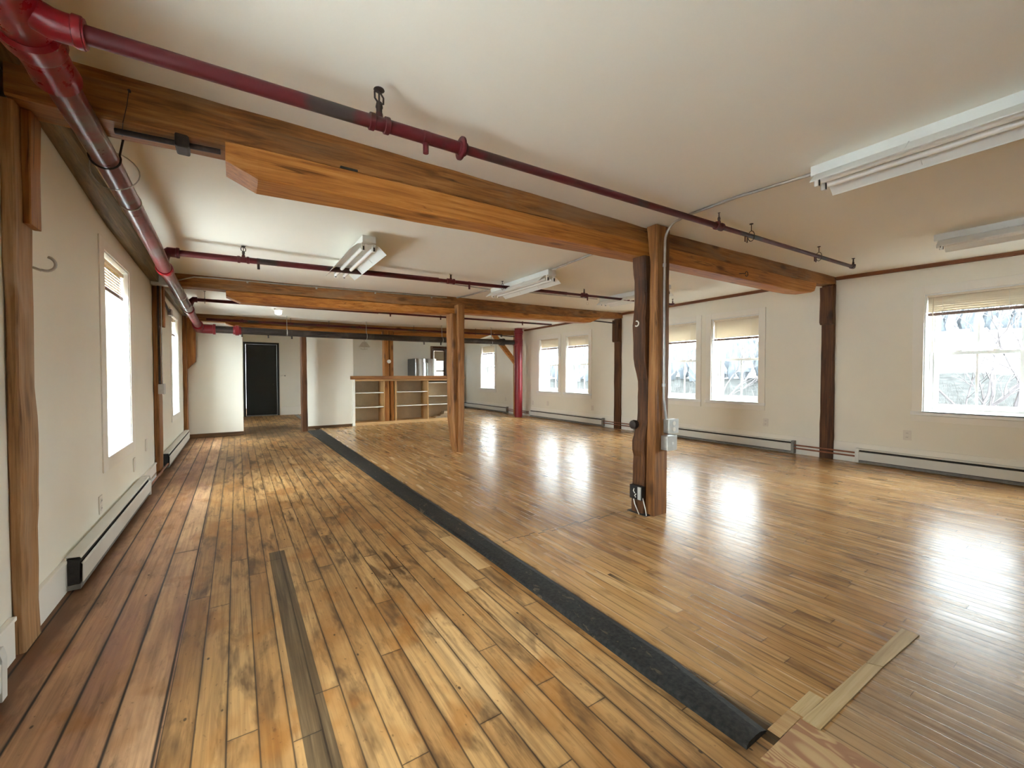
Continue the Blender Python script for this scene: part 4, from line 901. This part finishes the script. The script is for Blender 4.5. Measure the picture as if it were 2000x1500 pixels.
# wall outlets
def wall_plate(side, y, z, label, w=.072, h=.115, sock=True):
    xw = XR if side > 0 else XL
    r = thing('wall_outlet', label, 'outlet', (xw, y, z - h / 2), 'ivory outlets along the walls')
    x0, x1 = sorted((xw - side * .001, xw - side * .007)); MB().box(x0, x1, y - w / 2, y + w / 2, z - h / 2, z + h / 2, 0, .002).build('cover_plate', M['plate'], r)
    if sock:
        for k in (-1, 1):
            x0, x1 = sorted((xw - side * .006, xw - side * .0095)); q = MB().box(x0, x1, y - .016, y + .016, z + k * .024 - .015, z + k * .024 + .015, 0, .003).build('socket', M['plate'], r)
            mb = MB()
            for j in (-.006, .006): x2, x3 = sorted((xw - side * .009, xw - side * .0100)); mb.box(x2, x3, y + j - .0012, y + j + .0012, z + k * .024 - .004, z + k * .024 + .006)
            mb.build('slot', M['black'], q)
wall_plate(1, 1.55, .397, 'ivory outlet below the nearest right-hand window')
wall_plate(1, 3.113, .398, 'ivory outlet below the right-hand corner of the middle window pair')
wall_plate(1, 6.72, .372, 'ivory outlet right of the distant window pair, low on the wall')
wall_plate(1, 8.30, .385, 'ivory outlet low on the wall beneath the distant window pair, near the riser', sock=False)
wall_plate(1, 8.92, .37, 'ivory outlet on the wall just right of the red riser', sock=False)
wall_plate(1, 10.26, .40, 'ivory outlet right of the lone far window', sock=False)
wall_plate(-1, 3.70, .265, 'ivory outlet low on the left wall nearest the camera')
wall_plate(-1, 4.78, .33, 'ivory outlet on the left wall under the nearer window', sock=False)
wall_plate(-1, 5.35, .42, 'ivory outlet on the left wall closest to the slim post', sock=False)
r = thing('thermostat', 'row of small dark controls on the white wall right of the dark door', 'thermostat', (1.07, YF - .01, 1.05))
MB().box(1.0, 1.14, YF - .012, YF, 1.045, 1.105, 0, .003).build('cover_plate', M['wall'], r)
mb = MB(); [mb.cyl((x, YF - .011, 1.075), (x, YF - .017, 1.075), q, n=10) for x, q in ((1.02, .007), (1.06, .007), (1.11, .014))]; mb.build('button', M['black'], r)
r = thing('ceiling_lamp_holder', 'small square white light on the ceiling over the left aisle', 'light', (.60, 8.1, 2.15))
zq = zc(.6, 8.1); MB().box(.53, .67, 8.0, 8.14, zq - .03, zq + .004, 0, .006).build('base_plate', M['white'], r)
MB().tube([(.60, 8.07, zq - .03), (.60, 8.07, zq - .05), (.60, 8.07, zq - .085), (.60, 8.07, zq - .10)], [.05, .055, .05, .02], 16).build('diffuser', M['lampglow'], r)

# hooks on timbers
r = thing('eye_screw', 'wire eye screw in the orange bolster right of the front post', 'hook', (4.17, 2.22, 2.08), 'hooks and eyes')
mb = MB(); mb.tube([(4.11, 2.235, 2.085), (4.13, 2.20, 2.088), (4.150, 2.19, 2.085)] + [tuple(q) for q in arc((4.178, 2.19, 2.085), (1, 0, 0), (0, 0, 1), .024, math.pi, -math.pi + .5, 14)], .0035, 6); mb.build('eye', M['iron'], r)
r = thing('wall_hook', 'small white hook on the dark left face of the foreground post', 'hook', (2.66, 2.245, 1.5), 'hooks and eyes')
mb = MB(); mb.tube([(2.672, 2.255, 1.53)] + [tuple(q) for q in arc((2.652, 2.245, 1.505), (0, 1, 0), (0, 0, 1), .02, 1.4, 5.3, 10)], .005, 8); mb.build('hook', M['knob'], r)
r = thing('iron_cap', 'black round iron knob sticking out low on the foreground post', 'knob', (2.66, 2.28, .70), 'hooks and eyes')
mb = MB(); mb.tube([(2.71, 2.28, .70), (2.675, 2.282, .70), (2.655, 2.283, .70), (2.647, 2.283, .70)], [.03, .038, .034, .01], 14); mb.build('cap', M['iron'], r)

# ------------------------------------------------------------------ base board heaters
def heater(side, y0, y1, label, caps=(True, True), base=None):
    xw = XR - .014 if side > 0 else XL + .016
    X = lambda d: xw - side * d
    r = thing('baseboard_heater', label, 'heater', (xw, (y0 + y1) / 2, 0), 'hot water baseboard heaters')
    def L(profile, nm, mat, a=y0, b=y1):
        MB().loft([[(X(d), y, z) for d, z in profile] for y in (a, b)]).build(nm, mat, r)
    L([(0.001, .02), (.004, .02), (.004, .178), (.052, .176), (.058, .168), (.0585, .172), (.053, .182), (0.001, .184)], 'back_panel', M['heater'])
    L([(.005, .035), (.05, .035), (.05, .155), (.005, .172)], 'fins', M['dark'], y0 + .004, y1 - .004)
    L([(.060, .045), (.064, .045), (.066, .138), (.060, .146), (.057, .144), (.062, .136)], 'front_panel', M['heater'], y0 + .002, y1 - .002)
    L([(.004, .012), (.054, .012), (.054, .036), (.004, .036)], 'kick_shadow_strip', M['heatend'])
    for k, y in zip(caps, (y0, y1)):
        if not k: continue
        a, b = (y - .002, y + .035) if y == y0 else (y - .035, y + .002)
        MB().loft([[(X(d), q, z) for d, z in [(0, .012), (.066, .012), (.068, .150), (.060, .184), (0, .186)]] for q in (a, b)]).build('end_cap', M['heater'] if k == 1 else M['heatend'], r)
    return r
heater(1, -1.5, 2.015, 'white baseboard heater below the nearest right-hand window', (False, True))
heater(1, 2.705, 5.56, 'white baseboard heater below the middle window pair, behind the foreground post', (2, True))
heater(1, 6.335, 9.0, 'white baseboard heater below the distant window pair', (2, True))
heater(1, 10.1, 12.9, 'white baseboard heater below the lone far window', (2, True))
heater(-1, -1.4, 2.11, 'white baseboard heater in the bottom left corner of the photo', (False, True))
heater(-1, 2.97, 5.0, 'white baseboard heater along the left wall below its nearer window, before the slim post', (False, True))
heater(-1, 6.3, 8.8, 'white baseboard heater along the left wall below its farther window', (False, False))
def copper(label, pts_pairs):
    r = thing('copper_pipe', label, 'pipe', (pts_pairs[0][0][0], pts_pairs[0][0][1], .06), 'copper heating pipes'); 
    for pts in pts_pairs: MB().tube(pts, .010, 10).build('pipe_run', M['copper'], r)
for y0, y1, lb in ((2.017, 2.703, 'pair of copper pipes passing the right-wall post nearest the camera'), (5.562, 6.333, 'pair of copper pipes passing the farther right-wall post'), (9.002, 10.098, 'pair of copper pipes behind the foot of the red riser')):
    copper(lb, [[(6.455, y0, .085), (6.455, y1, .085)], [(6.455, y0, .128), (6.455, y1, .128)]])
copper('copper pipe along the left wall past the slim post', [[(-.685, 5.0, .06), (-.685, 6.3, .06)]])

# ------------------------------------------------------------------ floor details
one(MB().loft([[(x, y, z) for x, z in ((1.238 + j, 0), (1.240 + j, .011), (1.252 + j, .018), (1.29 + j, .020), (1.36 + k, .018), (1.395 + k, .006), (1.40 + k, 0))] for y, j, k in
    ((.632, 0.0, -.045), (1.0, -.006, 0), (1.6, 0, 0), (2.2, .004, -.004), (2.9, -.012, .004), (3.9, -.03, -.006), (5.2, -.05, -.002), (6.8, -.07, .002), (8.4, -.10, .01), (8.98, -.10, .01))]), 'floor_strip', M['strip'],
    'long black painted strip on the floor dividing the two kinds of boards', 'floor strip')
g = 'patch boards let into the floor'
def board(nm, mat, label, x0, x1, y0, y1, z1, rz=0): return one(MB().box(x0, x1, y0, y1, .0005, z1, 0, .0015), nm, mat, label, 'floor board', g)
def slab(nm, mat, label, poly, z1): return one(MB().loft([[(x, y, .0005) for x, y in poly], [(x, y, z1) for x, y in poly]]), nm, mat, label, 'floor board', g)
slab('floor_batten', M['patchx'], 'right-hand length of the pale batten laid across the strip floor', [(1.990, .5765), (2.016, .5335), (2.388, .517), (2.387, .573)], .006)
slab('floor_batten', M['patchx'], 'left-hand length of the pale batten, ending at the plywood patch', [(1.494, .591), (1.496, .541), (2.012, .5335), (1.986, .577)], .006)
board('patch_board', M['patchx'], 'short pale square board touching the pale batten near the black strip end', 1.508, 1.650, .590, .633, .004)
board('patch_board', M['patchy'], 'brown board end between the black strip and the short pale board', 1.362, 1.500, .597, .634, .003)
board('plywood_patch', M['ply'], 'plywood patch with swirling grain at the bottom edge of the photo', 1.238, 1.494, -.45, .595, .003)
board('loose_floor_board', M['patchy'], 'short raised floor board with dark edges left of the black strip', .958, 1.037, 1.885, 2.30, .007)
board('loose_floor_board', M['patchy'], 'raised board end right against the black strip', 1.125, 1.205, 2.06, 2.60, .005)

# ------------------------------------------------------------------ counter with shelves, and what is behind it
ct = thing('shelf_counter', 'open shelf counter of light wood with a thick brown top', 'counter', (3.3, 9.55, 0))
CY0, CY1 = 9.36, 9.80; CX = [2.12, 2.755, 3.005, 3.775, 4.62]
timber_x(MB(), [(2.03, 9.32, 9.84, 1.0, 1.075), (4.72, 9.32, 9.84, 1.0, 1.078)], .002, .008).build('countertop', M['topx'], ct)
MB().box(2.07, CX[0], CY0 - .01, CY1, 0, 1.0, 0, .003).build('end_panel', M['wall'], ct)
MB().box(CX[0], CX[4], CY0 - .005, CY0 + .02, 0, .062, 0, .003).build('plinth', M['pinex'], ct)
MB().box(CX[0], CX[4], CY0 + .02, CY1, .045, .062).build('bottom_shelf', M['pinex'], ct)
MB().box(CX[0], CX[4], CY1 - .012, CY1, .06, 1.0).build('back_panel', M['plywall'], ct)
for x in (2.735, 3.0, 3.765, 4.6): MB().box(x, x + .022, CY0, CY1 - .012, .062, 1.0, 0, .002).build('divider', M['pinez'], ct)
MB().box(CX[0], CX[4], CY0, CY0 + .02, .965, 1.0, 0, .002).build('top_rail', M['pinex'], ct)
for a, b, zs in ((2.12, 2.735, (.40, .715)), (3.022, 3.765, (.405, .72)), (3.787, 4.60, (.405, .605, .925))):
    for z in zs:
        s = MB().box(a, b, CY0 + .022, CY1 - .012, z - .018, z - .002).build('shelf', M['plywall'], ct)
        MB().box(a, b, CY0 + .006, CY0 + .022, z - .019, z, 0, .002).build('white_shelf_edge', M['white'], s)
r = thing('round_knob', 'white round knob on the posts above the counter', 'knob', (2.86, 9.38, 1.40))
MB().tube([(2.86, 9.40, 1.40), (2.86, 9.385, 1.40), (2.86, 9.37, 1.40), (2.86, 9.362, 1.40)], [.02, .045, .042, .015], 18).build('knob', M['knob'], r)
rr = random.Random(3)
for k, (x0, x1, z, lb) in enumerate(((3.98, 4.58, .064, 'flat brown paper sack lowest on the counter bottom shelf'), (4.12, 4.58, .106, 'crumpled brown paper sack in the middle of the pile on the bottom shelf'), (4.22, 4.55, .150, 'small crumpled paper sack on top of the pile on the bottom shelf'))):
    mb = MB(); nx, ny = 12, 6; h = .036 + .02 * (k == 2)
    top = [[(x0 + (x1 - x0) * i / nx, 9.42 + .02 * k + .25 * j / ny, z + (h * (1 if 0 < i < nx and 0 < j < ny else .25)) + (rr.uniform(-.012, .006) if 0 < i < nx and 0 < j < ny else 0)) for i in range(nx + 1)] for j in range(ny + 1)]
    vs = [p for row in top for p in row]; fs = [(j * (nx + 1) + i, j * (nx + 1) + i + 1, (j + 1) * (nx + 1) + i + 1, (j + 1) * (nx + 1) + i) for j in range(ny) for i in range(nx)]
    b = len(vs); vs += [(p[0], p[1], z) for p in vs]; fs += [tuple(b + q for q in reversed(f)) for f in fs]
    edge = [i for i in range(nx + 1)] + [(j + 1) * (nx + 1) - 1 for j in range(1, ny + 1)] + [ny * (nx + 1) + i for i in range(nx - 1, -1, -1)] + [j * (nx + 1) for j in range(ny - 1, 0, -1)]
    fs += [(edge[i], edge[(i + 1) % len(edge)], b + edge[(i + 1) % len(edge)], b + edge[i]) for i in range(len(edge))]
    mb.add(vs, fs); one(mb, 'paper_sack', M['paper'], lb, 'paper sack', 'paper sacks on the bottom shelf')
fx0, fx1, fy, fz = 4.56, 4.95, 12.28, 1.60
fg = thing('refrigerator', 'stainless steel refrigerator with a dark grey side behind the counter', 'refrigerator', (4.75, 12.6, 0))
MB().box(fx0, fx1 + .3, fy + .06, YF - .05, 0.02, fz, 0, .006).build('cabinet', M['fridgeside'], fg)
for a, b, nm in ((fx0 + .004, (fx0 + fx1) / 2 + .13, 'left'), ((fx0 + fx1) / 2 + .135, fx1 + .296, 'right')):
    mb = MB(); n = 10; rings = []
    for z in (.70, fz - .004):
        rings.append([(a + (b - a) * i / n, fy + .055 - .035 * math.sin(math.pi * (i / n)) ** .6 if 0 < i < n else fy + .055, z) for i in range(n + 1)] + [(b, fy + .058, z), (a, fy + .058, z)])
    mb.loft(rings, 0, True); dd = mb.build('door', M['fridge'], fg)
    hx = b - .03 if nm == 'left' else a + .03
    MB().tube([(hx, fy + .02, .85), (hx, fy - .03, .88), (hx, fy - .03, 1.45), (hx, fy + .02, 1.48)], .010, 8).build('handle', M['steel'], dd)
MB().box(fx0 + .004, fx1 + .296, fy + .015, fy + .058, .06, .69, 0, .008).build('freezer_drawer', M['fridge'], fg)
lp = thing('shade_lamp', 'beige cone shade lamp on the wall behind the counter', 'lamp', (3.13, 12.9, 1.84))
MB().tube([(3.13, 12.62, 1.915), (3.13, 12.62, 2.06)], [.16, .055], 24, caps=False).build('lamp_shade', M['shade'], lp)
mb = MB(); mb.tube([(3.13, 12.62, 2.06), (3.13, 12.62, zc(3.13, 12.62))], .008, 8); mb.tube([(3.02, 12.62, 1.86), (3.13, 12.62, 1.84), (3.22, 12.62, 1.86)], .008, 8); mb.tube([(3.13, 12.62, 1.84), (3.13, 12.62, 2.06)], .006, 8); mb.build('stem', M['shade'], lp)
MB().cyl((3.13, 12.62, zc(3.13, 12.62)), (3.13, 12.62, zc(3.13, 12.62) - .03), .06).build('canopy', M['shade'], lp)

# ------------------------------------------------------------------ outdoors
mb = MB()
gx = [-80, -40, -12, -1.3]; gy = [-90, -40, 0, 40, 110]
mb.grid(gx, gy, lambda x, y: -1.6)
S(mb, 'ground_left', M['snow'])
mb = MB(); hx = [6.9, 12, 20, 30, 45, 60, 75, 90, 110, 130]; hy = [-90 + 10 * i for i in range(26)]
hill = lambda x, y: -1.6 + (max(0, x - 45) / 65.0) ** 1.15 * (9.5 + 2.2 * math.sin(y * .05 + 1))
mb.grid(hx, hy, hill)
S(mb, 'ground_right', M['field'])
rt = random.Random(5)
mb = MB()                                   # woods along the ridge
for i in range(900):
    x = rt.uniform(100, 125); y = rt.uniform(-60, 150); z = hill(min(x, 129), y) - .5; h = rt.uniform(2.5, 5.0)
    mb.tube([(x, y, z), (x, y, z + h * .35), (x, y, z + h)], [.55 * rt.uniform(.7, 1.5), 1.0 * rt.uniform(.7, 1.4), .08], 5)
for i in range(520):
    x = rt.uniform(58, 96); y = x * rt.uniform(.36, 1.9); z = hill(x, y) - .3; h = rt.uniform(2.5, 6)
    mb.tube([(x, y, z), (x, y, z + h * .35), (x, y, z + h)], [.4 * rt.uniform(.7, 1.5), .8 * rt.uniform(.7, 1.4), .08], 5)
tag(mb.build('distant_woods', M['evergreen']), 'hazy grey-green woods along the snowy ridge outside', 'woods', None, 'stuff')
def bare_tree(x, y, h, label, seed, lean=0):
    q = random.Random(seed); mb = MB(); r = thing('bare_tree', label, 'tree', (x, y, -1.6), 'bare trees outside the windows')
    tips = []
    def grow(p, d, ln, rad, lev, mbx):
        pts = [p]; c = Vector(p); dd = Vector(d)
        for k in range(4):
            dd = (dd + Vector((q.uniform(-.25, .25), q.uniform(-.25, .25), q.uniform(-.08, .14)))).normalized(); c = c + dd * ln / 4; pts.append(c.copy())
        mbx.tube(pts, [rad * (1 - .5 * i / 4) for i in range(5)], 6 if lev < 2 else 4)
        if lev < 4:
            for k in range(q.choice((2, 3, 3)) + (lev == 0)):
                i = q.randint(1 if lev else 2, 4); a = q.uniform(0, 6.28); s = q.uniform(.6, 1.1)
                nd = (dd + Vector((math.cos(a) * s, math.sin(a) * s, q.uniform(-.1, .5)))).normalized()
                grow(pts[i], nd, ln * q.uniform(.5, .8), max(rad * .48, .006), lev + 1, branches if lev + 1 > 0 else mbx)
    trunk = MB(); branches = MB()
    grow(Vector((x, y, -1.6)), Vector((lean, lean * .4, 1)), h * .5, h * .015, 0, trunk)
    trunk.build('trunk', M['bark'], r); branches.build('branches', M['bark'], r)
bare_tree(14.5, 2.15, 5.2, 'bare forked tree in the middle of the nearest right-hand window', 4)
bare_tree(13.0, 2.75, 4.6, 'bare tree at the left side of the nearest right-hand window', 9, -.15)
bare_tree(17.5, 1.75, 6.5, 'bare tree at the right edge of the nearest right-hand window', 21, .1)
bare_tree(15.0, 8.9, 4.3, 'small bare tree outside the right-hand window of the middle pair', 13)
bare_tree(15.5, 11.2, 4.6, 'bare tree outside the left window of the middle pair', 17)
bare_tree(15.0, 16.9, 5.5, 'bare tree outside the distant window pair', 29)
bare_tree(13.5, 22.5, 5.5, 'bare tree outside the lone far window', 31)
mb = MB()                                   # tangled brush below the windows
for i in range(2600):
    x = rt.uniform(11, 19); y = rt.uniform(-.5, 3.6) * x / 14 * 1.0 if i % 2 else rt.uniform(4, 16) * x / 14
    z = -1.6; h = rt.uniform(1.4, 2.75); c = Vector((x, y, z)); d = Vector((rt.uniform(-.5, .5), rt.uniform(-.7, .7), 1)).normalized(); pts = [c.copy()]
    for k in range(4):
        d = (d + Vector((rt.uniform(-.35, .35), rt.uniform(-.45, .45), rt.uniform(-.25, .1)))).normalized(); c = c + d * h / 4; pts.append(c.copy())
    rr_ = rt.uniform(.004, .011); mb.tube(pts, [rr_ * (1.2 - .22 * k) for k in range(5)], 3, caps=False)
tag(mb.build('brush_thicket', M['twig']), 'tangle of pale leafless brush below the right-hand windows', 'brush', None, 'stuff')
b = thing('red_barn', 'red barn seen through the lone far window', 'building', (17.3, 27, -1.6))
MB().box(15.2, 19.0, 25.5, 29, -1.6, .95).build('walls', M['barn'], b)
MB().loft([[(15.0, y, .9), (19.2, y, .9), (17.1, y, 1.9)] for y in (25.3, 29.2)]).build('roof', M['snow'], b)
